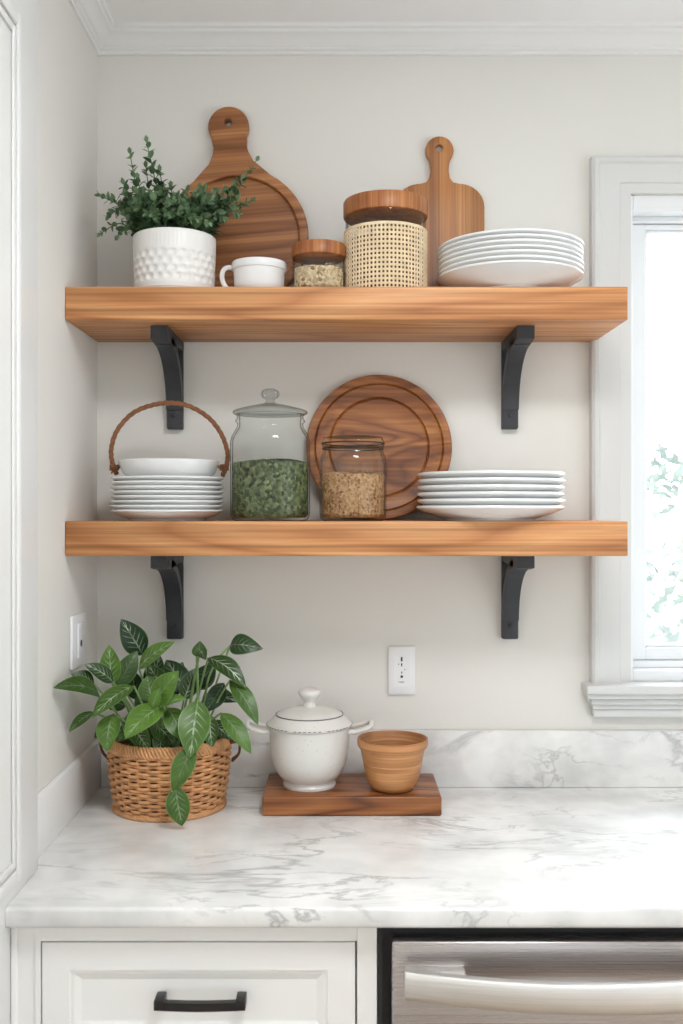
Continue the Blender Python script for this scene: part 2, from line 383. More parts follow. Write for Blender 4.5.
# ------------------------------------------------------------------ the room
LX = -.506; CEIL = 2.468; RX = 1.95; FY = -4.4
WX0, WX1, WZ0, WZ1 = .597, 1.56, 1.125, 2.134        # window opening
b = BM()
box(b, LX-.12, WX0, 0, .14, 0, CEIL); box(b, WX1, RX, 0, .14, 0, CEIL)
box(b, WX0, WX1, 0, .14, 0, WZ0); box(b, WX0, WX1, 0, .14, WZ1, CEIL)
struct(obj('wall_back', b, 'wall_paint', smooth=None))
struct(obj('wall_left', box(BM(), LX-.12, LX, FY, 0, 0, CEIL), 'wall_paint', smooth=None))
b = BM()   # wall at the far side of the kitchen with an added wide opening sized to let light in
box(b, RX, RX+.12, FY, -3.3, 0, CEIL); box(b, RX, RX+.12, -.72, .14, 0, CEIL); box(b, RX, RX+.12, -3.3, -.72, 2.3, CEIL)
struct(obj('wall_right', b, 'wall_paint', smooth=None))
b = BM()  # unseen wall; its opening is added to let sky light in
box(b, LX-.12, .2, FY-.12, FY, 0, CEIL); box(b, 1.6, RX+.12, FY-.12, FY, 0, CEIL); box(b, .2, 1.6, FY-.12, FY, 2.2, CEIL)
struct(obj('wall_front', b, 'wall_paint', smooth=None))
struct(obj('floor', box(BM(), LX-.12, RX+.12, FY-.12, .14, -.05, 0), 'floor_wood', smooth=None))
struct(obj('ceiling', box(BM(), LX-.12, RX+.12, FY-.12, .14, CEIL, CEIL+.05), 'ceiling_paint', smooth=None))

# crown moulding: profile of (out from the wall, down from the ceiling)
CR = [(0,0), (.046,0), (.046,.007), (.040,.009), (.040,.015), (.034,.017), (.028,.020), (.022,.026), (.018,.031), (.012,.034), (.012,.038), (.006,.040), (.006,.046), (0,.046)]
b = BM(); rows = []
for x in (LX, RX):
    rows.append([b.verts.new((x+(o if x == LX else 0), -o, CEIL-d)) for o, d in CR])
for i in range(len(CR)):
    j = (i+1) % len(CR); b.faces.new((rows[0][i], rows[0][j], rows[1][j], rows[1][i]))
struct(obj('trim_1', b, 'trim_paint', smooth=20))
b = BM(); rows = []
for y in (0, FY):
    rows.append([b.verts.new((LX+o, y-(o if y == 0 else 0), CEIL-d)) for o, d in CR])
for i in range(len(CR)):
    j = (i+1) % len(CR); b.faces.new((rows[0][i], rows[0][j], rows[1][j], rows[1][i]))
struct(obj('trim_2', b, 'trim_paint', smooth=20))

# door pilaster at the wall's near end, with a raised panel frame on its flank
PX = -.481; PY0, PY1 = -.485, -.95
b = BM()
box(b, LX, PX, PY1, PY0, 0, CEIL-.046, .002, 2)
def moldframe(bm, y0, y1, z0, z1, x, w=.022, t=.008):
    box(bm, x, x+t, y0-w, y0, z0, z1, .003, 2); box(bm, x, x+t, y1, y1+w, z0, z1, .003, 2)
    box(bm, x, x+t, y1+w, y0-w, z1-w, z1, .003, 2); box(bm, x, x+t, y1+w, y0-w, z0, z0+w, .003, 2)
moldframe(b, -.578, -.90, .93, 2.212, PX, .020, .006)
moldframe(b, -.602, -.876, .954, 2.188, PX, .012, .004)
struct(obj('trim_3', b, 'trim_paint', smooth=30))

# window: casing (mitred profile), jamb, sash, glass, stool and apron
CX0 = .5135; CZ1 = 2.206; CX1 = WX1+(WX0-CX0)
prof = [(0,0), (0,.022), (.006,.026), (.014,.026), (.018,.020), (.030,.018), (.052,.016), (.060,.016), (.062,.012), (.074,.010), (.0835,.009), (.0835,0)]  # (in from outer edge, proud)
b = BM(); rings = []
for (px, pz, sx, sz) in ((CX0, 1.125, 1, 0), (CX0, CZ1, 1, -1), (CX1, CZ1, -1, -1), (CX1, 1.125, -1, 0)):
    kz = (CZ1-WZ1)/.0835
    rings.append([b.verts.new((px+sx*o, -h, pz+sz*o*kz)) for o, h in prof])
for A, B_ in zip(rings, rings[1:]):
    for i in range(len(prof)):
        j = (i+1) % len(prof); b.faces.new((A[i], A[j], B_[j], B_[i]))
b.faces.new(rings[0]); b.faces.new(rings[-1])
struct(obj('trim_4', b, 'shaded_casing_paint', smooth=20))
win = struct(root('window_1', (0,0,0), '', ''))
del win['label']; del win['category']
b = BM()
def rectring(bm, x0, x1, z0, z1, w, y0, y1, wb=None, wt=None):
    wb = w if wb is None else wb; wt = w if wt is None else wt
    box(bm, x0, x0+w, y0, y1, z0, z1, .0015, 1); box(bm, x1-w, x1, y0, y1, z0, z1, .0015, 1)
    box(bm, x0+w, x1-w, y0, y1, z0, z0+wb, .0015, 1); box(bm, x0+w, x1-w, y0, y1, z1-wt, z1, .0015, 1)
rectring(b, WX0, WX1, WZ0, WZ1, .008, .002, .138, .022, .034)
rectring(b, WX0+.008, WX1-.008, WZ0+.022, WZ1-.034, .010, .040, .120, .014, .012)
obj('window_frame', b, 'window_paint', win, smooth=30)
b = BM()
rectring(b, WX0+.019, WX1-.019, WZ0+.037, WZ1-.047, .030, .052, .100, .026, .010)
rectring(b, WX0+.049, WX1-.049, WZ0+.063, WZ1-.057, .006, .060, .092, .006, .006)
obj('sash', b, 'window_paint', win, smooth=30)
obj('pane', box(BM(), WX0+.052, WX1-.052, .074, .078, WZ0+.066, WZ1-.060), 'window_glass', win, smooth=None)
b = BM()
box(b, .496, CX1+.02, -.052, -.0005, 1.106, 1.125, .004, 3)
box(b, .500, CX1+.016, -.044, -.0005, 1.096, 1.106, .002, 2)
box(b, .508, CX1+.008, -.034, -.0005, 1.082, 1.096, .004, 3)
box(b, .514, CX1, -.026, -.0005, 1.072, 1.082, .002, 2)
box(b, .517, CX1-.003, -.020, -.0005, 1.054, 1.072, .003, 3)
box(b, WX0+.009, WX1-.009, -.001, .05, 1.116, 1.1255)
struct(obj('trim_5', b, 'shaded_casing_paint', smooth=30))

# outside: paving and shrubs beyond the window
struct(obj('ground', box(BM(), -14, 16, -16, 14, -.25, -.15), 'paving', smooth=None))
def shrub(x, y, z0, h, w, label, seed):
    rnd = random.Random(seed)
    r = root('garden_tree', (x, y, z0), label, 'tree', 'young trees beyond the window')
    b = BM(); tips = []
    tube(b, [(0,0,0), (.03,.02,h*.4), (-.02,0,h*.75), (.02,0,h)], [.022,.017,.011,.004], 7)
    for i in range(16):
        a = rnd.uniform(0, 2*pi); s = rnd.uniform(.3,.92)*h; l = w*rnd.uniform(.5,1)*(1.1-s/h*.5)
        p0 = Vector((0,0,s)); p1 = p0+Vector((cos(a)*l, sin(a)*l, l*rnd.uniform(.1,.7)))
        tube(b, [p0, (p0+p1)/2+Vector((0,0,.03)), p1], [.006,.004,.002], 5); tips.append((p0, p1))
    obj('trunk', b, 'tree_bark', r)
    b = BM()
    for p0, p1 in tips:
        for k in range(30):
            c = p0.lerp(p1, rnd.uniform(.35,1.1))+Vector((rnd.gauss(0,.09), rnd.gauss(0,.09), rnd.gauss(0,.08)))
            d = Vector((rnd.uniform(-1,1), rnd.uniform(-1,1), rnd.uniform(-1,.4))).normalized(); e = d.orthogonal().normalized(); l = rnd.uniform(.04,.07)
            vs = [b.verts.new(c+q) for q in (-d*l, e*l*.4+d*l*.1, d*l, -e*l*.4+d*l*.1)]
            b.faces.new(vs)
    obj('foliage', b, 'tree_leaf', r)
shrub(1.72, 2.9, -.15, 1.95, .62, 'young tree outside, coloured pale as if overexposed, just beyond the window glass', 3)
shrub(2.9, 5.2, -.15, 2.1, .9, 'tree outside, coloured pale as if in haze, further off behind the first young tree', 5)

# ------------------------------------------------------------------ base cabinets, counter, splashback
CT = .910; CB = .880; CYF = -.640
b = BM(); prism(b, [(PX+.0005, CYF), (RX-.002, CYF), (RX-.002, -.0005), (LX+.0005, -.0005), (LX+.0005, PY0+.0008), (PX+.0005, PY0+.0008)], 'Z', CB, CT)
bmesh.ops.bevel(b, geom=[e for e in b.edges if all(abs(v.co.y-CYF) < 1e-4 for v in e.verts) and abs(e.verts[0].co.z-e.verts[1].co.z) < 1e-4], offset=.006, segments=3, affect='EDGES', profile=.5)
ct = obj('countertop', b, 'marble'); tag(ct, 'white marble countertop with grey veins running along the wall', 'countertop')
b = BM(); box(b, LX+.012, RX-.002, -.020, -.0005, CT+.0005, 1.026, .0015, 2)
tag(obj('backsplash', b, 'marble'), 'low grey-veined marble upstand along the wall under the window', 'backsplash')
b = BM(); box(b, LX+.0005, LX+.011, PY0, -.001, CT+.0005, 1.008, .0015, 2)
tag(obj('backsplash', b, 'trim_paint'), 'low plain white upstand on the side wall beside the basket plant', 'backsplash')

FYC = -.614                                   # face frame plane
cab = root('base_cabinet', (-.194, -.32, 0), 'white base cabinet with one wide panelled drawer under the marble top', 'cabinet')
def cpart(name, bm, mat, parent=cab, smooth=30):
    bmesh.ops.translate(bm, verts=bm.verts, vec=(.194, .32, 0)); return obj(name, bm, mat, parent, smooth=smooth)
b = BM()
box(b, -.4455, -.4375, FYC, -.03, .10, CB-.001); box(b, .0225, .0515, FYC, -.03, .10, CB-.001, .001, 1)
box(b, -.4375, .0225, FYC, FYC+.02, .8518, CB-.001); box(b, -.4375, .0225, FYC, FYC+.02, .655, .672); box(b, -.4375, .0225, FYC, -.03, .10, .13)
box(b, -.4375, .0225, -.05, -.03, .13, .85); box(b, -.4375, .0225, FYC+.05, -.05, .03, .10)
cpart('cabinet_body', b, 'cabinet_paint')
def panelled(x0, x1, z0, z1, yf, rail=.043, t=.02, dep=.007, bev=.013):
    bm = BM(); ys = [yf+t, yf, yf, yf+.003, yf+.003, yf+dep, yf+dep]
    ins = [0, 0, rail-.003, rail-.003+.001, rail+.003, rail+bev, rail+bev+.001]
    rr = []
    for y, i in zip(ys, ins):
        rr.append([bm.verts.new(p) for p in ((x0+i, y, z0+i), (x1-i, y, z0+i), (x1-i, y, z1-i), (x0+i, y, z1-i))])
    for A, B2 in zip(rr, rr[1:]):
        for k in range(4): bm.faces.new((A[k], A[(k+1) % 4], B2[(k+1) % 4], B2[k]))
    bm.faces.new(rr[0]); bm.faces.new(rr[-1]); return bm
dr = cpart('drawer', panelled(-.435, .0198,   .677, .8498, FYC-.001), 'cabinet_paint', smooth=15)
b = BM()
hx0, hx1, hz = -.2680, -.1375, .7705
pts = [(hx0+(hx1-hx0)*i/12, -.6420-.004*sin(pi*i/12), hz) for i in range(13)]
rows = []
for (x, y, z) in pts: rows.append([b.verts.new(q) for q in ((x, y, z-.006), (x, y+.010, z-.006), (x, y+.010, z+.006), (x, y, z+.006))])
for A, B2 in zip(rows, rows[1:]):
    for k in range(4): b.faces.new((A[k], A[(k+1) % 4], B2[(k+1) % 4], B2[k]))
b.faces.new(rows[0]); b.faces.new(rows[-1])
for x in (hx0, hx1-.014): box(b, x, x+.014, -.6435, FYC+.0005, hz-.006, hz+.0085, .0015, 2)
bmesh.ops.translate(b, verts=b.verts, vec=(.194, .32, 0))
h = obj('drawer_handle', b, 'pull_metal', dr, smooth=30); h['label'] = 'dark bronze bar handle'
door = cpart('cabinet_door', panelled(-.435, .0198, .132, .653, FYC-.001), 'cabinet_paint', smooth=15)
b = BM(); box(b, -.01, .0, -.650, -.640, .45, .58, .002, 2)
for z in (.46, .56): box(b, -.01, 0, -.642, FYC+.0005, z, z+.01)
bmesh.ops.translate(b, verts=b.verts, vec=(.194, .32, 0)); obj('door_handle', b, 'pull_metal', door, smooth=30)
b = BM(); box(b, PX+.0005, -.446, FYC+.003, FYC+.02, .0, CB-.001); box(b, PX+.0005, PX+.010, FYC-.003, FYC+.003, 0, CB-.001, .002, 2)
struct(obj('trim_6', b, 'cabinet_paint', smooth=30))

dw = root('dishwasher', (.36, -.33, 0), 'stainless steel dishwasher with a bowed bar handle below the marble top', 'dishwasher')
def dpart(name, bm, mat, parent=dw, smooth=30):
    bmesh.ops.translate(bm, verts=bm.verts, vec=(-.36, .33, 0)); return obj(name, bm, mat, parent, smooth=smooth)
b = BM(); box(b, .053, .667, -.600, -.03, .08, CB-.001); box(b, .053, .059, -.612, -.600, .08, CB-.001)
box(b, .060, .660, -.58, -.05, .0, .08)
q = dpart('dishwasher_body', b, 'black_surround'); q['label'] = 'black surround'
b = BM(); box(b, .0725, .6475, -.630, -.602, .12, .8575, .004, 3); dd = dpart('dishwasher_door', b, 'steel')
b = BM(); rows = []; n = 28; x0, x1 = .0885, .6315; HZ = .8150
for i in range(n+1):
    t = i/n; x = x0+(x1-x0)*t; y = -.668-.042*(1-(2*t-1)**2); rows.append([])
    hh = .0205; th = .010
    for k in range(16):
        a = 2*pi*k/16; ca, sa = cos(a), sin(a)
        rows[-1].append(b.verts.new((x, y+th*math.copysign(abs(ca)**.5, ca), HZ+hh*math.copysign(abs(sa)**.6, sa))))
for A, B2 in zip(rows, rows[1:]):
    for k in range(16): b.faces.new((A[k], A[(k+1) % 16], B2[(k+1) % 16], B2[k]))
b.faces.new(rows[0]); b.faces.new(rows[-1])
for xa, xb in ((x0+.002, x0+.088), (x1-.088, x1-.002)): box(b, xa, xb, -.668, -.6295, HZ-.016, HZ+.008, .003, 2)
bb = dpart('dishwasher_handle', b, 'steel_bar', dd); bb['label'] = 'pale brushed bowed handle'

# neighbouring base unit, plain, beyond the frame
cb2 = root('base_cabinet', (1.31, -.32, 0), 'plain white base cabinet beyond the dishwasher, outside the picture', 'cabinet')
b = BM(); box(b, -.635, .638, -.294, .29, .0005, CB-.001, .001, 1); obj('cabinet_body', b, 'cabinet_paint', cb2, smooth=30)
b = BM(); box(b, -.62, -.01, -.32, -.295, .13, .87, .002, 2); obj('cabinet_door', b, 'cabinet_paint', cb2, smooth=30)
b = BM(); box(b, .01, .62, -.32, -.295, .13, .87, .002, 2); obj('cabinet_door', b, 'cabinet_paint', cb2, smooth=30)

# ------------------------------------------------------------------ outlets
def outlet(loc, rotz, label, kind):
    r = root('wall_outlet', loc, label, 'wall outlet', rot=(0,0,rotz))
    hw = .028 if kind == 0 else .048
    obj('cover_plate', box(BM(), -hw, hw, -.006, 0, -.050, .050, .0025, 2), 'plastic', r, smooth=30)
    if kind == 0:
        obj('insert', box(BM(), -.0165, .0165, -.0064, -.006, -.034, .034, .0002, 1), 'plastic', r, smooth=30)
        b = BM(); box(b, -.0018, .0018, -.0070, -.0062, .019, .028, .0005, 1); box(b, -.0012, .0012, -.0070, -.0062, .009, .015)
        box(b, -.0075, -.0055, -.0070, -.0062, .012, .014); box(b, .0055, .0075, -.0070, -.0062, .001, .003)
        lathe(b, [(0,-.0005), (.0028,-.0005), (.0028,.0005), (0,.0005)], 16)
        for v in b.verts:
            if abs(v.co.z) <= .00051 and v.co.length < .004: v.co = Vector((v.co.x, -.0068+v.co.z*.8, v.co.y-.0125))
        for i in range(5): box(b, -.006+.0026*i, -.0050+.0026*i, -.0070, -.0062, -.025-.001*(i % 2), -.0225)
        box(b, -.001, .001, -.0070, -.0062, -.006, -.002)
        s = obj('socket_slot', b, 'slot', r, smooth=None)
    else:
        obj('rocker', box(BM(), -.016, .016, -.009, -.006, -.033, .033, .0015, 2), 'plastic', r, smooth=30)
        b = BM(); lathe(b, [(0,0), (.0055,0), (.0055,.001), (0,.001)], 16)
        for v in b.verts: v.co = Vector((v.co.x, -.0090-v.co.z, v.co.y*1.2-.006))
        obj('socket_slot', b, 'slot', r, smooth=None)
outlet(((401.5-341.5)/482.5, -.0005, EYE-(670-512)/482.5), 0, 'white outlet with small dark slots on the wall above the lidded crock and bowl', 0)
outlet((LX+.0005, -.165, 1.232), R(90), 'white outlet on the side wall behind the leafy basket plant', 1)

# ------------------------------------------------------------------ shelves and brackets
SX0, SX1, SYF = LX+.001, .5235, -.244
UT, UB, LT, LB = 1.8880, 1.8275, 1.4592, 1.3954
def shelf(z0, z1, label, off):
    b = BM(); box(b, SX0, SX1, SYF, -.0008, z0, z1, .0018, 2)
    bmesh.ops.translate(b, verts=b.verts, vec=(-off, 0, -z0))
    o = obj('floating_shelf', b, 'shelf_wood', None, (off, 0, z0)); tag(o, label, 'shelf', None)
shelf(UB, UT, 'upper thick oak-coloured wooden shelf carrying the cutting boards and white pot', .0)
shelf(LB, LT, 'lower thick oak-coloured wooden shelf carrying the glass jars and round wooden plate', .35)

def bracket(x, ztop, label):
    r = root('shelf_bracket', (x, 0, ztop-.0008), label, 'bracket', 'black iron brackets under the shelves')
    H = .180; D = .190; t = .024; w = .0163
    # side outline (y toward the room is negative): back plate, arm, curved brace
    out = [(-.001, 0), (-D, 0), (-D, -t)]
    # front concave sweep from arm down to the leg
    for i in range(13):
        a = i/12*pi/2
        out.append((-.018-(D-.018-.034)*(1-sin(a)), -t-(H-t-.050)*(1-cos(a))*.98-.004))
    out += [(-.014, -H), (-.001, -H)]
    b = BM()
    # ribbon of the brace: outer curve and inner curve leaving the small triangular gap behind
    prism(b, [(-.001,0), (-D,0), (-D,-t), (-D+.030,-t-.004), (-.001,-t+.006)], 'X', -w, w)
    arc = []
    n = 16
    for i in range(n+1):
        a = i/n*pi/2
        arc.append((-.016-(D-.016-.042)*(1-sin(a))**1.0*1.0, -t+.004-(H-t-.035)*(1-cos(a))))
    rows = []
    for i, (y, z) in enumerate(arc):
        y2, z2 = arc[min(i+1, n)]; y1, z1 = arc[max(i-1, 0)]
        tv = Vector((y2-y1, z2-z1)).normalized(); nv = Vector((-tv.y, tv.x))*.009
        if i == n: nv = Vector((.009, 0)) if nv.x > 0 else Vector((-.009, 0))
        rows.append([b.verts.new(p) for p in ((-w, y+nv.x, z+nv.y), (w, y+nv.x, z+nv.y), (w, y-nv.x, z-nv.y), (-w, y-nv.x, z-nv.y))])
    for A, B2 in zip(rows, rows[1:]):
        for k in range(4): b.faces.new((A[k], A[(k+1) % 4], B2[(k+1) % 4], B2[k]))
    b.faces.new(rows[0]); b.faces.new(rows[-1])
    obj('bracket_arm', b, 'iron', r, smooth=25)
    b = BM(); box(b, -w, w, -.009, -.001, -H, 0, .0015, 2); box(b, -w, w, -.020, -.001, -H, -H+.060, .003, 2)
    obj('wall_plate', b, 'iron', r, smooth=25)
    b = BM(); lathe(b, [(0,0), (.0055,0), (.0055,.002), (.003,.0045), (0,.005)], 16)
    for v in b.verts: v.co = Vector((v.co.x, -.020-v.co.z, v.co.y-H+.028))
    obj('bolt', b, 'iron', r)
bracket(-.343, UB, 'black iron bracket under the upper shelf, at the plant end')
bracket(.347, UB, 'black iron bracket under the upper shelf, at the window end')
bracket(-.343, LB, 'black iron bracket under the lower shelf, above the basket plant')
bracket(.347, LB, 'black iron bracket under the lower shelf, between outlet and window')

# ------------------------------------------------------------------ crockery
def plate_bm(Rr, H, foot, t=.0045, fh=.003, seg=72):
    well = foot+.006
    k = (Rr-well)
    under = [(0, fh), (foot-.004, fh), (foot-.003, 0), (foot, 0), (foot+.002, fh+.0005), (well+k*.35, fh+(H-t)*.30), (well+k*.7, fh+(H-t)*.62), (Rr-.004, H-t), (Rr-.0005, H-t*.7)]
    rim = [(Rr, H-t*.35), (Rr-.001, H-.0003), (Rr-.003, H)]
    top = [(Rr-.007, H-.0010), (well+k*.68, fh+t+(H-t)*.60-.002), (well+k*.33, fh+t+(H-t)*.27-.001), (well, fh+t), (0, fh+t)]
    return lathe(BM(), under+rim+top, seg)
ORD = ['topmost', 'second from top', 'third from top', 'fourth from top', 'fifth from top', 'sixth from top', 'seventh from top', 'eighth from top']
def stack(x, y, z, n, sp, Rr, H, foot, where, group, t):
    proto = None; rnd = random.Random(int(Rr*1000)+n)
    for i in range(n):
        dx, dy = rnd.uniform(-.001,.001), rnd.uniform(-.001,.001)
        if proto is None:
            o = obj('dinner_plate', plate_bm(Rr, H, foot, t), 'white_china'); proto = o
        else:
            o = proto.copy(); COL.objects.link(o)
        o.location = (x+dx, y+dy, z+.0004+i*sp)
        pos = 'bottom plate' if i == 0 else ORD[n-1-i]+' plate'
        tag(o, f'white plate, {pos} of {where}', 'plate', group)
stack((508-341.5)/520., -.167, UT, 7, .0093, .1375, .034, .074, 'the stack on the upper shelf', 'plates stacked on the upper shelf', .0060)
stack((490-341.5)/520., -.152, LT, 6, .0125, .1405, .0285, .085, 'the wide stack on the lower shelf', 'wide plates stacked on the lower shelf', .0070)
stack((166.5-341.5)/520., -.140, LT, 8, .0089, .1077, .0210, .072, 'the stack under the roped bowl', 'plates stacked under the roped bowl', .0050)

# shallow bowl with a twisted rope arch handle
BZ = LT+.0004+7*.0089+.0085
rb = root('roped_bowl', ((168.5-341.5)/520., -.140, BZ), 'shallow white bowl with arched twisted rope handle on top of the small plates', 'bowl')
obj('bowl', lathe(BM(), [(0,.002), (.055,.002), (.056,0), (.060,0), (.070,.005), (.088,.020), (.0965,.042), (.0965,.0435), (.095,.0445), (.0925,.0435), (.084,.024), (.066,.010), (0,.007)], 72), 'white_china', rb)
base = at(168.5, 465, 1.92); 
cpx = lambda px, py: Vector(((px-168.5)/517.7, 0, EYE-(py-512)/517.7-BZ))
arch = smoothpath([cpx(116,474), cpx(112.5,466), cpx(110.5,450), cpx(116,431), cpx(131,414), cpx(150,405.5), cpx(169,403), cpx(188,406), cpx(207,417), cpx(220,433), cpx(226.5,451), cpx(226,465), cpx(221.5,476)], 14)
b = BM(); m = len(arch)
for s in range(3):
    pts = []
    for i, p in enumerate(arch):
        t = (arch[min(i+1, m-1)]-arch[max(i-1, 0)]).normalized(); u = Vector((0,1,0)); w = t.cross(u)
        a = i*.46+s*2*pi/3; pts.append(p+(u*cos(a)+w*sin(a))*.0023)
    tube(b, pts, .0027, 7)
obj('rope_handle', b, 'rope', rb)
for sx, p in ((-1, cpx(113.5,467)), (1, cpx(223.5,467))):
    b = BM()
    for k in range(3):
        c = p+Vector((0,0,.003-.004*k)); tube(b, [c+Vector((cos(a)*.0078, sin(a)*.0078, .001*sin(3*a))) for a in [2*pi*j/16 for j in range(16)]], .0017, 6, closed=True)
    tube(b, [p, p+Vector((-sx*.006,-.004,-.004)), p+Vector((-sx*.013,0,.002))], .0025, 6)
    tube(b, [p, p+Vector((sx*.002,-.006,-.008)), p+Vector((sx*.004,-.006,-.013))], .0018, 6)
    tube(b, [p, p+Vector((-sx*.003,-.005,-.007)), p+Vector((-sx*.003,-.007,-.016))], .0016, 6)
    obj('rope_knot', b, 'rope', rb)

# cup
cu = root('cup', ((259-341.5)/526., -.168, UT), 'small white cup with thick rim between the dimpled pot and the small jar', 'cup')
obj('cup_body', lathe(BM(), [(0,.003), (.034,.003), (.035,0), (.040,0), (.0455,.006), (.0475,.020), (.0485,.042), (.0492,.0455), (.0512,.0465), (.0520,.049), (.0520,.059), (.0510,.0608), (.0490,.0605), (.0470,.056), (.0455,.020), (.042,.008), (0,.006)], 56), 'white_china', cu)
b = BM(); tube(b, smoothpath([(-.046,0,.050), (-.056,0,.0535), (-.066,-.001,.050), (-.0705,-.001,.038), (-.068,0,.024), (-.059,0,.012), (-.045,0,.008)], 6), .0036, 9, flat=1.3); obj('cup_handle', b, 'white_china', cu)

# dimpled pot
P0 = ((175-341.5)/520., -.152, UT)
pot = root('plant_pot', P0, 'round white dimpled ceramic pot of small-leaved greenery on the upper shelf', 'potted plant')
def dimple(r, z, a):
    if r < .068: return r
    if z > .078 and z < .109: return r-.0007*(.5+.5*cos(a*64))
    if .018 < z < .076:
        row = int((z-.018)/.0145); zz = ((z-.018)/.0145) % 1
        ph = .5*(row % 2); c = (a/(2*pi)*26+ph) % 1
        d = max(0, 1-((c-.5)/.42)**2-((zz-.5)/.46)**2)
        return r-.0034*d**.7
    return r
prof = [(0,.002), (.066,.002), (.068,0), (.0735,0), (.0745,.003), (.0735,.0045), (.0755,.007), (.0745,.0095), (.0765,.0125), (.0760,.0165)]
prof += [(.0762+.0020*(i/44), .018+.060*i/44) for i in range(45)]
prof += [(.0785,.082), (.0787,.095), (.0790,.108), (.0785,.1115), (.0770,.1130), (.0750,.1115), (.0735,.098), (.0725,.095)]
ob = obj('pot', lathe(BM(), prof, 208, rfun=dimple), 'pot_china', pot, smooth=60)
obj('soil', lathe(BM(), [(.0722,.0952), (.05,.099), (0,.102)], 40), 'soil', pot)

def blade(bm, uvl, cl, base, tip, width, nrm, arch=.12, fold=.18, tint=.5, n=8, round_=.9, tipdrop=0):
    """one leaf: curved spine, V-folded, pointed ends"""
    base = Vector(base); tip = Vector(tip); ax = tip-base; Ln = ax.length
    t = ax.normalized(); nn = Vector(nrm); nn = (nn-t*nn.dot(t))
    if nn.length < 1e-4: nn = t.orthogonal()
    nn.normalize(); s = t.cross(nn)
    rows = []; vs_ = random.choice((.4,.8,1.3,1.7))
    for i in range(n+1):
        u = i/n
        c = base+ax*u+nn*(arch*Ln*4*u*(1-u))+Vector((0,0,-tipdrop*u*u))
        w = width/2*(sin(pi*min(1, u**.85))**round_) if 0 < u < 1 else 0
        w = max(w, .0004)
        row = []
        for v in (-1, -.5, 0, .5, 1):
            row.append((bm.verts.new(c+s*w*v+nn*(fold*w*(abs(v)**1.4))), u, (v+1)/2))
        rows.append(row)
    for A, B2 in zip(rows, rows[1:]):
        for k in range(4):
            q = (A[k], A[k+1], B2[k+1], B2[k]); f = bm.faces.new([e[0] for e in q])
            for lp, e in zip(f.loops, q): lp[uvl].uv = (e[1], e[2]); lp[cl] = (tint, vs_, 0, 1)
def leaf_bm():
    bm = BM(); return bm, bm.loops.layers.uv.new('UVMap'), bm.loops.layers.float_color.new('tint')
def leaf_obj(name, bm, mat, parent):
    for f in bm.faces: f.smooth = True
    me = bpy.data.meshes.new(name); bm.to_mesh(me); bm.free(); return link(name, me, mat, parent)

# sprigs in the dimpled pot: tips read off the photograph, given depth round the pot
rnd = random.Random(4)
bm, uvl, cl = leaf_bm(); sb = BM()
P0v = Vector(P0)
tips = [((147,143),-.01,1), ((130,154),.01,.9), ((101,196),-.03,.9), ((101,233),-.04,.8), ((119,235),-.06,.9), ((110,215),-.02,1), ((124,185),.03,1), ((160,172),.02,1), ((171,188),-.03,1),
        ((187,192),.04,1), ((200,196),-.05,1), ((214,203),.02,1), ((228,196),-.02,1), ((241,180),.0,1), ((256,161),.01,.8), ((252,200),.0,.7), ((236,212),-.04,1), ((222,216),-.06,1),
        ((150,196),-.06,1), ((165,208),-.08,1), ((180,212),-.085,1), ((196,216),-.085,1), ((208,220),-.08,1), ((140,206),-.07,1), ((131,214),-.05,1), ((154,214),-.085,1), ((138,180),-.02,1), ((189,206),-.03,1), ((206,190),.04,1),
        ((126,205),.04,1), ((232,186),.05,1), ((218,208),.05,1), ((146,168),.03,1), ((115,200),.02,1), ((172,200),.02,1), ((244,206),.03,.9), ((158,202),.05,1), ((198,210),-.06,1), ((183,198),.0,1), ((212,214),-.04,1), ((142,212),.0,1)]
tips += [((rnd.uniform(122,212), rnd.uniform(192,218)), rnd.uniform(-.085,.03), 1.1) for i in range(34)]
tips += [((rnd.uniform(196,236), rnd.uniform(188,214)), rnd.uniform(-.05,.03), 1.0) for i in range(8)]
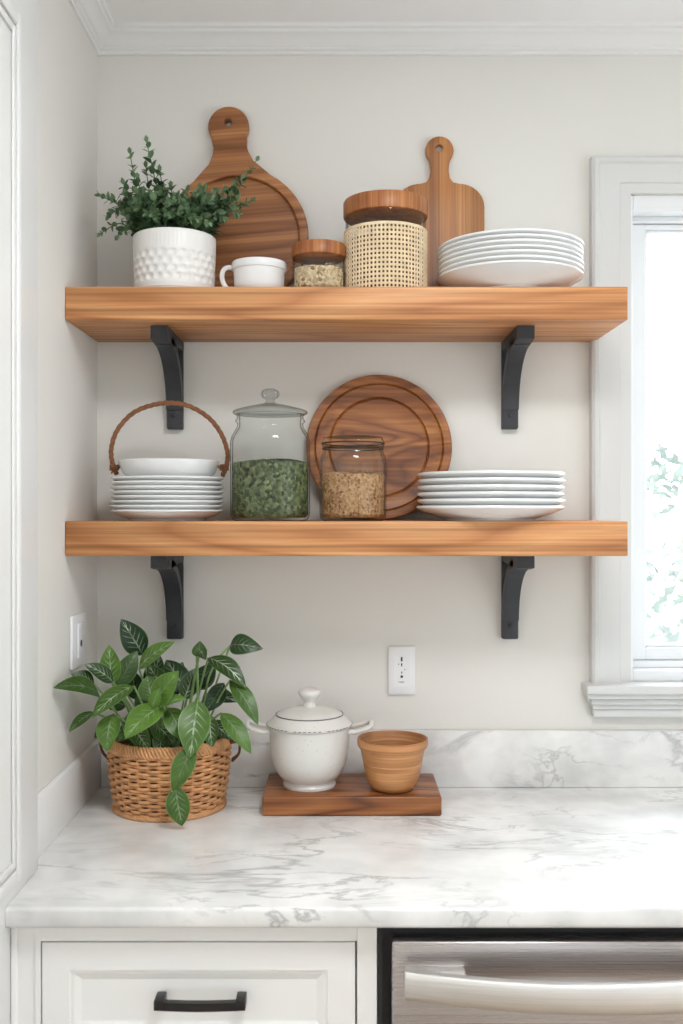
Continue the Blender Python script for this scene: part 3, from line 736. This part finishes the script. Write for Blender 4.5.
for (tx, ty), dy, sc in tips:
    p1 = at(tx, ty, 1.908+dy*.75)-P0v
    d2 = Vector((p1.x, p1.y, 0))
    p0 = Vector((p1.x*.33, p1.y*.3, .098))
    sc *= 1.12
    lim = d2.length
    if lim > .058: p0 = Vector((d2.x, d2.y, 0))*(.052/lim)+Vector((0,0,.098))
    mid = (p0+p1)/2+Vector((0,0,.022 if p1.z < .19 else .0))+Vector((rnd.uniform(-.005,.005), rnd.uniform(-.005,.005), 0))
    if lim > .075 and p1.z < .16:
        mid = Vector((d2.x*.72, d2.y*.72, max(.135, p1.z+.018)))
    path = smoothpath([p0, mid, p1], 10)
    tube(sb, path, [.0016*(1-.5*i/len(path)) for i in range(len(path))], 5)
    ln = sum((path[i+1]-path[i]).length for i in range(len(path)-1)); step = .0105; acc = 0; k = 0; nxt = .018
    for i in range(len(path)-1):
        acc += (path[i+1]-path[i]).length
        while nxt <= acc:
            t = (path[min(i+2, len(path)-1)]-path[i]).normalized(); o = t.orthogonal().normalized()
            rot = Matrix.Rotation(k*1.35+rnd.uniform(-.4,.4), 3, t)
            for sgn in (1, -1):
                d = (rot @ o)*sgn; dirv = (d*.85+t*rnd.uniform(.3,.7)).normalized()
                l = rnd.uniform(.019,.027)*(1.05-.42*acc/ln)*sc; c = path[i]
                nr = (t*1.0-d*.3+Vector((rnd.uniform(-.5,.5), -.35, rnd.uniform(-.2,.5))))
                blade(bm, uvl, cl, c, c+dirv*l, l*.66, nr, .06, .22, min(1, max(0, rnd.gauss(.42,.24)+ .25*(acc/ln-.5))), 5, .62)
            k += 1; nxt += step
    t = (path[-1]-path[-3]).normalized()
    for q in range(3):
        d = Matrix.Rotation(q*2.1, 3, t) @ t.orthogonal().normalized()
        blade(bm, uvl, cl, path[-1], path[-1]+(t+d*.6).normalized()*.013*sc, .008, t-d, .05, .2, .8, 4, .62)
obj('stem', sb, 'sprig_stem', pot)
leaf_obj('foliage', bm, 'small_leaf', pot)

# ------------------------------------------------------------------ boards on the upper shelf
def board_obj(name, bm, mat, loc, tilt, roll, label, cat):
    o = obj(name, bm, mat, None, loc, None, 35)
    o.rotation_mode = 'XYZ'
    o.rotation_euler = (tilt, roll, 0)
    return tag(o, label, cat)
# round paddle board with a sunken face; local origin at the disc's lowest point
RB = .1465
hk = .234                                     # disc centre to knob centre
cz = RB
def paddle_outline():
    left = []
    a0 = R(90+33)
    for i in range(73):                       # long way round the disc, from the flare on one side to the other
        a = a0+(2*pi-2*R(33))*i/72; left.append((RB*cos(a), cz+RB*sin(a)))
    neck = [(.060,cz+.143), (.046,cz+.157), (.037,cz+.176), (.034,cz+.190), (.036,cz+.206)]
    knob = [(.042*cos(a), cz+hk+.042*sin(a)) for a in [R(-32)+(pi+2*R(32))*i/28 for i in range(29)]]
    return left+neck+knob+[(-x, z) for x, z in neck[::-1]]
ol = paddle_outline()
bm = sheet('b', [ol, circ(0, cz+hk+.008, .0075, 24), circ(0, cz, .127)], .020, .0035, 'board_wood')
lathe(bm, [(0,.000), (.1275,.000), (.1275,.0085), (0,.0085)], 96)
for v in bm.verts:
    pass
# the lathe above was made about Z; move its points into the board's own plane
cands = [v for v in bm.verts if math.hypot(v.co.x, v.co.y) < .128 and (abs(v.co.z-.0085) < 1e-6 or abs(v.co.z) < 1e-6) and abs(math.hypot(v.co.x, v.co.y)*(math.hypot(v.co.x, v.co.y)-.1275)) < 1e-6]
for v in cands: v.co = Vector((v.co.x, v.co.z+.001, cz+v.co.y))
board_obj('round_board', bm, 'board_wood', (-.2134+.0118, -.046, UT+.0016), R(-5.2), R(-4.6), 'large round wooden board with knobbed handle leaning behind the dimpled pot', 'cutting board')
# paddle board with square shoulders
ol = [(-.088,0), (.088,0), (.092,.006)]
ol += [(.092,.215)]+[(.092-.052*(1-cos(a)), .215+.048*sin(a)) for a in [pi/2*i/10 for i in range(1, 11)]]
ol += [(.028,.266), (.021,.275), (.0185,.290), (.0195,.303)]
ol += [(.029*cos(a), .3325+.029*sin(a)) for a in [R(-42)+(pi+2*R(42))*i/24 for i in range(25)]]
ol += [(-.0195,.303), (-.0185,.290), (-.021,.275), (-.028,.266)]
ol += [(-.092+.052*(1-cos(a)), .215+.048*sin(a)) for a in [pi/2*i/10 for i in range(10, -1, -1)]]+[(-.092,.006)]
bm = sheet('b', [ol, circ(0, .337, .0068, 24)], .015, .003, 'paddle_wood')
board_obj('paddle_board', bm, 'paddle_wood', (.202, -.0165, UT+.0006), R(-1.6), 0, 'wooden paddle cutting board with round-holed handle leaning behind the cane jar', 'cutting board')

# turned round wooden plate leaning on the lower shelf
bm = lathe(BM(), [(0,.000), (.05,.000), (.055,.001), (.105,.002), (.142,.009), (.149,.013), (.1495,.0155), (.148,.018), (.143,.0185), (.136,.0168), (.1335,.0168), (.1310,.0125), (.1285,.0160), (.124,.0150), (.108,.0120), (.1045,.0120), (.1015,.0068), (.0985,.0092), (.090,.0085), (.070,.0065), (.040,.006), (0,.006)], 96)
for v in bm.verts: v.co = Vector((v.co.x, .020-v.co.z*1.0-.0095, v.co.y+.1495))
o = obj('wooden_plate', bm, 'plate_wood', None, ((379-341.5)/489., -.031, LT+.0006), (R(-6.5), R(14), 0), 35)
o.rotation_euler = (R(-4.2), 0, 0)
tag(o, 'large round turned wooden plate leaning on the wall behind the jars', 'plate')

# ------------------------------------------------------------------ jars
def scatter(bm, Rr, z0, z1, n, size, seed, top=True, flat=.45, shape=4):
    """loose flakes on the fill's flank and top"""
    rnd = random.Random(seed)
    for i in range(n):
        if rnd.random() < .68:
            a = rnd.uniform(0, 2*pi); p = Vector((Rr*cos(a), Rr*sin(a), rnd.uniform(z0+size*.5, z1))); nn = Vector((cos(a), sin(a), 0))
        else:
            a = rnd.uniform(0, 2*pi); r = Rr*math.sqrt(rnd.random())*.98; p = Vector((r*cos(a), r*sin(a), z1+.003*sin(a*2+r*60)+.002)); nn = Vector((0,0,1))
        t = nn.orthogonal().normalized(); t = Matrix.Rotation(rnd.uniform(0, 2*pi), 3, nn) @ t; s = nn.cross(t)
        l = size*rnd.uniform(.6,1.1); w = l*flat
        vs = [bm.verts.new(p+q) for q in (-t*l/2, s*w/2, t*l/2, -s*w/2, nn*w*.35)]
        for k in range(4): bm.faces.new((vs[k], vs[(k+1) % 4], vs[4]))
def fill(name, loc, Rr, z0, z1, mat, size, n, label, cat, seed, flat=.45):
    rnd = random.Random(seed); bm = BM()
    prof = [(0,z0), (Rr-.006,z0), (Rr-.001,z0+.006), (Rr-.0008,z1-.001)]+[(Rr*k, z1+.003*(1-k)) for k in (.8,.6,.4,.2,0)]
    lathe(bm, prof, 60)
    scatter(bm, Rr-.0009, z0+.002, z1, n, size, seed, flat=flat)
    o = obj(name, bm, mat, None, loc, None, None); tag(o, label, cat, None, 'stuff')

# large lidded glass jar
JX, JY = (270-341.5)/524., -.157
j = root('glass_jar', (JX, JY, LT), 'large glass jar of green dried herbs with a knobbed glass lid', 'jar')
outer = [(0,0), (.066,0), (.073,.003), (.0762,.012), (.0765,.060), (.0765,.150), (.0745,.160), (.069,.170), (.0645,.177), (.063,.183), (.064,.187), (.0665,.189), (.0665,.192), (.064,.194), (.0635,.200), (.066,.203)]
inner = [(.060,.203), (.0590,.185), (.0600,.178), (.0660,.168), (.0715,.158), (.0730,.148), (.0730,.012), (.068,.006), (0,.006)]
obj('jar_body', lathe(BM(), outer+inner, 80), 'jar_glass', j, smooth=50)
lid = obj('jar_lid', lathe(BM(), [(0,.2035), (.069,.2035), (.0715,.2055), (.0715,.2085), (.069,.2105), (.060,.2135), (.040,.2185), (.022,.2225), (.012,.2245), (.0085,.228), (.0080,.231), (.010,.2335)], 80), 'lid_glass', j, smooth=50)
def flute(r, z, a): return r*(1+.10*cos(10*a)*(1 if r > .012 else .3))
obj('lid_knob', lathe(BM(), [(.0100,.2332), (.0140,.2355), (.0165,.2400), (.0168,.2440), (.0145,.2490), (.0090,.2520), (0,.2530)], 72, rfun=flute), 'lid_glass', lid, smooth=50)
fill('dried_herbs', (JX, JY, LT), .0722, .0065, .110, 'herb', .0085, 6000, 'green dried herbs filling the lower half of the large lidded jar', 'herbs', 5)

# smaller glass jar of oats
JX, JY = (353-341.5)/523., -.160
j = root('glass_jar', (JX, JY, LT), 'squat glass jar of beige oats with flat ringed lid before the wooden plate', 'jar')
outer = [(0,0), (.055,0), (.061,.003), (.0638,.010), (.0640,.060), (.0640,.110), (.0625,.120), (.0590,.128), (.0570,.132), (.0570,.140)]
inner = [(.0535,.140), (.0535,.131), (.0560,.126), (.0595,.117), (.0608,.108), (.0608,.011), (.057,.006), (0,.006)]
obj('jar_body', lathe(BM(), outer+inner, 72), 'jar_glass', j, smooth=50)
lid = obj('jar_lid', lathe(BM(), [(0,.1405), (.056,.1405), (.0590,.1420), (.0595,.1450), (.0580,.1465), (.0590,.1485), (.0595,.1510), (.0585,.1530), (.0570,.1550), (.0575,.1570), (.0560,.1590), (.050,.1600), (0,.1590)], 72), 'jar_glass', j, smooth=50)
b = BM(); tube(b, [(.0598*cos(a), .0598*sin(a), .1475) for a in [2*pi*i/72 for i in range(72)]], .0013, 6, closed=True)
tube(b, [(.0583*cos(a), .0583*sin(a), .1375) for a in [2*pi*i/72 for i in range(72)]], .0012, 6, closed=True)
w = obj('wire_ring', b, 'pull_metal', lid)
fill('rolled_oats', (JX, JY, LT), .0600, .0065, .088, 'oat', .0058, 5600, 'beige oats filling more than half of the squat glass jar', 'oats', 6, .6)

# small jar with wooden lid on the upper shelf
JX, JY = (319-341.5)/523., -.168
j = root('storage_jar', (JX, JY, UT), 'small glass jar with reddish wooden lid beside the white cup', 'jar')
outer = [(0,0), (.046,0), (.0495,.004), (.0500,.012), (.0500,.0690)]
inner = [(.0475,.0690), (.0475,.012), (.044,.005), (0,.005)]
obj('jar_body', lathe(BM(), outer+inner, 64), 'jar_glass', j, smooth=50)
o = obj('wooden_lid', lathe(BM(), [(0,.0692), (.0495,.0692), (.0515,.0705), (.0520,.073), (.0520,.0915), (.0505,.0940), (0,.0945)], 64), 'lid_wood', j)
fill('pale_seeds', (JX, JY, UT), .0468, .0055, .047, 'seed', .0075, 2600, 'pale grains filling the small wooden-lidded jar', 'grains', 8, .6)

# large jar in a woven cane sleeve
JX, JY = (385.5-341.5)/520., -.150
j = root('cane_jar', (JX, JY, UT), 'tall glass jar in woven cane sleeve with a thick wooden lid', 'jar')
outer = [(0,0), (.070,0), (.0745,.004), (.0755,.012), (.0770,.150)]
inner = [(.0740,.150), (.0725,.012), (.068,.006), (0,.006)]
obj('jar_body', lathe(BM(), outer+inner, 72), 'jar_glass', j, smooth=50)
obj('wooden_lid', lathe(BM(), [(0,.1502), (.0785,.1502), (.0805,.1515), (.0812,.155), (.0812,.1790), (.0795,.1820), (0,.1830)], 72), 'lid_wood', j)
# sleeve: lattice with real openings, strands crossing over and under
b = BM(); NC, NR = 66, 14; z0, z1 = .002, .121; rs = .0788
for c in range(NC):
    for off in (-.011, .011):
        a = 2*pi*c/NC+off; pts = []
        for k in range(NR*2+1):
            z = z0+(z1-z0)*k/(NR*2); pts.append(((rs+.0007*cos(pi*k+(c % 2)*pi))*cos(a), (rs+.0007*cos(pi*k+(c % 2)*pi))*sin(a), z))
        tube(b, pts, .00105, 4)
for rI in range(NR+1):
    z = z0+(z1-z0)*rI/NR
    for dz in (-.0011, .0011):
        tube(b, [((rs-.0005*cos(pi*q))*cos(2*pi*q/(NC*2)), (rs-.0005*cos(pi*q))*sin(2*pi*q/(NC*2)), z+dz) for q in range(NC*2)], .00115, 4, closed=True)
for dz in (0, .002): tube(b, [(rs*cos(2*pi*q/90), rs*sin(2*pi*q/90), z1+dz) for q in range(90)], .0018, 6, closed=True)
sl = obj('cane_sleeve', b, 'cane', j, smooth=60); sl['label'] = 'open woven cane sleeve'
bm = BM(); lathe(bm, [(0,.0065), (.064,.0065), (.0700,.011), (.0705,.105), (.05,.112), (0,.114)], 60)
rnd = random.Random(9)
for i in range(46):
    a = rnd.uniform(0, 2*pi); r = rnd.uniform(.0,.058); p = Vector((r*cos(a), r*sin(a), .10)); d = Vector((rnd.uniform(-1,1), rnd.uniform(-1,1), rnd.uniform(.1,1.1))).normalized()*rnd.uniform(.02,.045)
    e = p+d
    if math.hypot(e.x, e.y) > .064 or e.z > .143: e = Vector((e.x*.6, e.y*.6, min(e.z, .142)))
    tube(bm, [p, (p+e)/2+Vector((.003,0,.002)), e], [.006,.005,.003], 6)
o = obj('dried_bark', bm, 'bark', None, (JX, JY, UT)); tag(o, 'brown dried pieces inside the tall cane-sleeved jar', 'dried goods', None, 'stuff')

# ------------------------------------------------------------------ on the counter
b = BM(); box(b, -.1475, .1865, -.213, -.045, CT+.0005, .947, .004, 3)
tag(obj('serving_board', b, 'slab_wood'), 'thick reddish wooden board lying under the crock and small bowl', 'cutting board')

CRK = (-.062, -.134, .9475)
cr = root('lidded_crock', CRK, 'cream speckled lidded crock with two loop handles on the wooden board', 'pot')
obj('crock_body', lathe(BM(), [(0,.003), (.044,.003), (.046,0), (.0505,0), (.0512,.005), (.0475,.0095), (.0470,.0115), (.054,.0155), (.0640,.028), (.0715,.046), (.0755,.068), (.0770,.090), (.0772,.106), (.0785,.111), (.0785,.114), (.0770,.1155), (.0740,.1155), (.0740,.090), (.068,.046), (.050,.018), (0,.012)], 80), 'enamel', cr)
lid = obj('crock_lid', lathe(BM(), [(0,.1160), (.0800,.1160), (.0825,.1175), (.0828,.1200), (.0810,.1220), (.0765,.1255), (.0700,.1325), (.0655,.1365), (.0635,.1385), (.0600,.1412), (.050,.1452), (.034,.1490), (.018,.1515), (0,.153)], 80), 'enamel', cr)
obj('lid_knob', lathe(BM(), [(.0125,.1505), (.0120,.1560), (.0105,.1600), (.0115,.1640), (.0170,.1700), (.0210,.1755), (.0218,.1800), (.0200,.1840), (.0150,.1865), (0,.1875)], 40), 'enamel', lid)
b = BM(); tube(b, [(.0650*cos(a), .0650*sin(a),   .1377) for a in [2*pi*i/90 for i in range(90)]], .0012, 6, closed=True)
obj('rim_line', b, 'grey_line', lid)
b = BM()
for i in range(56):
    if i % 7 == 3: continue
    tube(b, [(.0829*cos(a), .0829*sin(a), .1195) for a in (2*pi*i/56, 2*pi*(i+.35)/56, 2*pi*(i+.62)/56)], .0008, 5)
obj('edge_line', b, 'grey_line', lid)
for s in (-1, 1):
    b = BM(); tube(b, smoothpath([(s*.0745,-.016,.106), (s*.090,-.017,.106), (s*.107,-.016,.110), (s*.118,-.011,.115), (s*.1200,0,.121), (s*.116,.012,.120), (s*.104,.018,.114), (s*.088,.019,.110), (s*.0745,.018,.108)], 6), .0046, 9)
    obj('crock_handle', b, 'enamel', cr)

bw = lathe(BM(), [(0,0), (.034,0), (.0400,.004), (.0460,.012), (.0520,.028), (.0560,.050), (.0563,.0512), (.0558,.0522), (.0566,.0535), (.0600,.070), (.0625,.0800), (.0630,.0810), (.0660,.0820), (.0672,.0850), (.0680,.0950), (.0672,.0975), (.0650,.0975), (.0635,.0950), (.0600,.080), (.053,.050), (.043,.016), (.034,.009), (0,.008)], 72)
o = obj('wooden_bowl', bw, 'bowl_wood', None, (.0975, -.162, .9475)); tag(o, 'small deep honey-coloured wooden bowl beside the cream crock', 'bowl')

# ---- basket plant
BX, BY = -.331, -.143
BP = Vector((BX, BY, CT+.0005))
bk = root('basket_plant', BP, 'leafy green plant in round woven wicker basket in the counter corner', 'potted plant')
HB = .136
def brad(z):
    t = z/HB; return .0995+.0135*t+.004*sin(pi*t)
b = BM(); NS = 34; NRW = 17
for rI in range(NRW):
    z = .008+(HB-.030)*rI/(NRW-1)
    pts = []; M = NS*6
    for q in range(M):
        a = 2*pi*q/M; rr = brad(z)+.0034*cos(NS/2*a+pi*(rI % 2)); pts.append((rr*cos(a), rr*sin(a), z+.0010*sin(a*5+rI)))
    tube(b, pts, .0033, 6, closed=True)
obj('woven_side', b, 'wicker', bk, smooth=80)
b = BM()
for s in range(NS):
    a = 2*pi*(s+.5)/NS
    tube(b, [(brad(z)*cos(a), brad(z)*sin(a), z) for z in (.003, .03, .06, .09, .125)], .0026, 6)
obj('stake', b, 'wicker', bk); bk.children[-1]['kind'] = 'stuff'
b = BM(); M = 240                              # plaited rim and foot: crossing strands
for (zc, amp, n2, rad, rr0) in ((HB-.009, .0085, 26, .0033, brad(HB)+.001), (.005, .003, 26, .0032, brad(0)+.003)):
    for ph in range(4):
        pts = []
        for q in range(M):
            a = 2*pi*q/M; th = a*n2+ph*pi/2
            pts.append(((rr0+.0042*sin(th))*cos(a), (rr0+.0042*sin(th))*sin(a), zc+amp*cos(th+.6)))
        tube(b, pts, rad, 5, closed=True)
obj('braided_rim', b, 'wicker', bk, smooth=80)
obj('liner', lathe(BM(), [(0,.004), (.092,.004), (.096,.01), (.106,HB-.016), (.104,HB-.016), (.094,.012), (0,.009)], 48), 'wicker_dark', bk)
obj('soil', lathe(BM(), [(.1030,HB-.030), (.06,HB-.026), (0,HB-.023)], 40), 'soil', bk)
for s in (-1, 1):
    b = BM()
    for k in range(2):
        tube(b, smoothpath([(s*(.113), -.022+.004*k, HB-.014), (s*(.127), -.018, HB-.004-.006*k), (s*(.134), 0, HB-.018), (s*(.131), .014, HB-.040), (s*(.118), .020, HB-.056+.004*k)], 7), .0026, 6)
    obj('basket_handle', b, 'wicker_dark', bk)

bm, uvl, cl = leaf_bm()
# (base x,y)  (tip x,y)  width px, depth base, depth tip, tint, arch, normal lean (x)
LV = [
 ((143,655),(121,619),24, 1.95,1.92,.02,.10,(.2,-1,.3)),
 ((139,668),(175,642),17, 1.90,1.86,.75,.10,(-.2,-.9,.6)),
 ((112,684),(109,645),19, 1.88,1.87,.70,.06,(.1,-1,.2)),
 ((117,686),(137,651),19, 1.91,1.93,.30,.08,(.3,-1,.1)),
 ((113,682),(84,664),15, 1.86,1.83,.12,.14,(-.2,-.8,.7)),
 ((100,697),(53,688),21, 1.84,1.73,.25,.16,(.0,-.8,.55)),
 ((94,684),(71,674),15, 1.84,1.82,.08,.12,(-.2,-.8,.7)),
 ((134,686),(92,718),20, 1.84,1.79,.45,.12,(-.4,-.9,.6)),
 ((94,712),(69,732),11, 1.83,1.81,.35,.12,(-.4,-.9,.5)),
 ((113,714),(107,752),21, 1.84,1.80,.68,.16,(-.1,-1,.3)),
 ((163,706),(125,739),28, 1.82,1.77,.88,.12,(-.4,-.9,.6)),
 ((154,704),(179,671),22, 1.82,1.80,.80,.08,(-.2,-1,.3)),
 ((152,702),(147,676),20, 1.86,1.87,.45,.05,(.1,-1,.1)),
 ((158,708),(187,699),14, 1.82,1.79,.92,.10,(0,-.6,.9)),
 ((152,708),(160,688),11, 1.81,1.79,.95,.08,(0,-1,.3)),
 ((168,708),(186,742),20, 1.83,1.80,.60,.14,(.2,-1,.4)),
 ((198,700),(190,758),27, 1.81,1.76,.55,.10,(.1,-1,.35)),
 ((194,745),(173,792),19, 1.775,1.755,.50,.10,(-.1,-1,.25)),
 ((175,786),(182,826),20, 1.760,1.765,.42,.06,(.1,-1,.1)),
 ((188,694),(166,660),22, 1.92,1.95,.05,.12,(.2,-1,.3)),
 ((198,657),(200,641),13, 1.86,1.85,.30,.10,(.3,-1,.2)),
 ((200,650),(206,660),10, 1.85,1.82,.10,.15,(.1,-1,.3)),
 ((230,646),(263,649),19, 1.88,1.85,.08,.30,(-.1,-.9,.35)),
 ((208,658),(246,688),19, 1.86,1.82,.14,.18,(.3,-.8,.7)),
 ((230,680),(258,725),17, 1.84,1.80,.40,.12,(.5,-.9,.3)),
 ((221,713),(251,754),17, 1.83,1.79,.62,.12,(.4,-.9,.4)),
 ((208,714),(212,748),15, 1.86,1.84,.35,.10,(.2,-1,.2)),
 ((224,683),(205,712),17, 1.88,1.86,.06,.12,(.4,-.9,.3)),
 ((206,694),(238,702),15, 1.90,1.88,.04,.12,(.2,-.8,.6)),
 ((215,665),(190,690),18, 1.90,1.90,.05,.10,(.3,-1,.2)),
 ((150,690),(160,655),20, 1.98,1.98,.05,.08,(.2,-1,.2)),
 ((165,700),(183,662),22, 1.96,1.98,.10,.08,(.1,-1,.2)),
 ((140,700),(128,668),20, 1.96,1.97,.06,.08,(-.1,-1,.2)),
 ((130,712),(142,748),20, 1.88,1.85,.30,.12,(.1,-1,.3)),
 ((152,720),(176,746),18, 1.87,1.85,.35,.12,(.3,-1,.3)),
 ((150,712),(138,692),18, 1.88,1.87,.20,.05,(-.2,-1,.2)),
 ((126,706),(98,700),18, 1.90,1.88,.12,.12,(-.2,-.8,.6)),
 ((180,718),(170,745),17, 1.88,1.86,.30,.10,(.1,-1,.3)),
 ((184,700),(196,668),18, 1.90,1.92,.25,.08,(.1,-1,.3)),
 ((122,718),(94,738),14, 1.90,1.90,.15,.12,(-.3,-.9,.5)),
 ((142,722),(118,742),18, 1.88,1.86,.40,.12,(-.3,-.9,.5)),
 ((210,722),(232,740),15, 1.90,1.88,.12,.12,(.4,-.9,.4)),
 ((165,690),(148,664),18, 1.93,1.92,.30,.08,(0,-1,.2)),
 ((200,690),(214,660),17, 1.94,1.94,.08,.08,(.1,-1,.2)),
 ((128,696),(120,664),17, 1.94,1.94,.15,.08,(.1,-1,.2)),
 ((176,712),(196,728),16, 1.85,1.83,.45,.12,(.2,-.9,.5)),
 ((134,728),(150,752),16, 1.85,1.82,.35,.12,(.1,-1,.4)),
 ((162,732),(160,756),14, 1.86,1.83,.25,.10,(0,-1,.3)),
]
HP = Vector((BX, BY, CT+.110))
stb = BM()
for (bx_, by_), (tx, ty), w, d0, d1, tint, ar, nr in LV:
    p, q = at(bx_, by_, d0)-BP, at(tx, ty, d1)-BP
    blade(bm, uvl, cl, p, q, w*1.90/F*1.12, nr, ar*.9, .16, tint, 12, .80)
    if by_ < 742:
        a = Vector((p.x*.45, p.y*.35, HB-.028)); 
        mid = (a*.45+p*.55)+Vector((0, .004, .012))
        tube(stb, smoothpath([a, mid, p], 6), [.0022]*7+[.0020]*5+[.0016], 5)
fo = leaf_obj('foliage', bm, 'leaf', bk)
# visible long stalks
tube(stb, smoothpath([at(199,756,1.88)-BP, at(198,700,1.87)-BP, at(197,655,1.86)-BP], 6), .0026, 6)
tube(stb, smoothpath([at(203,745,1.89)-BP, at(206,690,1.88)-BP, at(216,662,1.87)-BP, at(231,645,1.88)-BP], 6), .0022, 6)
tube(stb, smoothpath([at(172,792,1.757)-BP, at(190,745,1.77)-BP, at(197,705,1.80)-BP], 6), .0018, 6)
obj('stem', stb, 'stem', bk)

# ------------------------------------------------------------------ light
SKY, GLOW = 1.35, 15.5
w = bpy.data.worlds.new('sky'); SC.world = w; w.use_nodes = True; nt = w.node_tree; nt.nodes.clear()
wo = nt.nodes.new('ShaderNodeOutputWorld'); bg = nt.nodes.new('ShaderNodeBackground'); L(nt, bg.outputs[0], wo.inputs[0])
tc = N(nt, 'ShaderNodeTexCoord'); sp = N(nt, 'ShaderNodeSeparateXYZ'); L(nt, tc.outputs['Generated'], sp.inputs[0])
rp = ramp(nt, [(0, (.75,.74,.72)), (.5, (.98,.99,1.0)), (1, (.80,.90,1.0))])
mr = N(nt, 'ShaderNodeMapRange'); mr.inputs['From Min'].default_value = -1; L(nt, sp.outputs['Z'], mr.inputs['Value']); L(nt, mr.outputs[0], rp.inputs['Fac'])
gd = N(nt, 'ShaderNodeVectorMath', operation='DOT_PRODUCT'); L(nt, tc.outputs['Generated'], gd.inputs[0]); gd.inputs[1].default_value = Vector((.10, .95, .30)).normalized()
gm = N(nt, 'ShaderNodeMapRange', interpolation_type='SMOOTHSTEP'); gm.inputs["From Min"].default_value = .30; gm.inputs['From Max'].default_value = 1
gm.inputs['To Min'].default_value = SKY; gm.inputs['To Max'].default_value = GLOW; L(nt, gd.outputs['Value'], gm.inputs['Value'])
L(nt, rp.outputs['Color'], bg.inputs['Color']); L(nt, gm.outputs[0], bg.inputs['Strength'])
def portal(loc, rot, sx, sy):
    l = bpy.data.lights.new('daylight_portal', 'AREA'); l.shape = 'RECTANGLE'; l.size = sx; l.size_y = sy; l.cycles.is_portal = True
    o = bpy.data.objects.new('daylight_portal', l); COL.objects.link(o); o.location = loc; o.rotation_euler = rot
portal(((WX0+WX1)/2, .16, (WZ0+WZ1)/2), (R(-90), 0, 0), WX1-WX0, WZ1-WZ0)
portal((.9, FY-.14, 1.1), (R(90), 0, 0), 1.4, 2.2)
portal((RX+.14, -2.01, 1.15), (0, R(90), 0), 2.3, 2.58)

cl_ = root('added_fill_light', (.3, -1.35, CEIL), 'added round fill light above the worktop, outside the picture', 'fill light')  # added unseen light that brightens the counter
obj('fill_lamp_housing', lathe(BM(), [(0,0), (.26,0), (.26,-.035), (.25,-.045), (.24,-.035), (0,-.030)], 48), 'trim_paint', cl_)
l = bpy.data.lights.new('fill_lamp', 'AREA'); l.shape = 'DISK'; l.size = .46; l.energy = 19; l.color = (.97, .985, 1.0)
lo = bpy.data.objects.new('fill_lamp', l); COL.objects.link(lo); lo.parent = cl_; lo.location = (0, 0, -.048)
cam = bpy.data.cameras.new('camera'); cam.sensor_fit = 'VERTICAL'; cam.sensor_height = 24; cam.lens = F/1024*24
co = bpy.data.objects.new('camera', cam); COL.objects.link(co); co.location = (0, CY, EYE); co.rotation_euler = (R(90), 0, 0)
cam.clip_start = .05; cam.dof.use_dof = True; cam.dof.focus_distance = 1.84; cam.dof.aperture_fstop = 3.2; SC.camera = co
vs = SC.view_settings; vs.view_transform = 'Standard'; vs.look = 'None'; vs.gamma = 1; vs.use_curve_mapping = False; vs.exposure = -.2
SC.cycles.max_bounces = 12; SC.cycles.diffuse_bounces = 8; SC.cycles.transparent_max_bounces = 24; SC.cycles.use_denoising = True
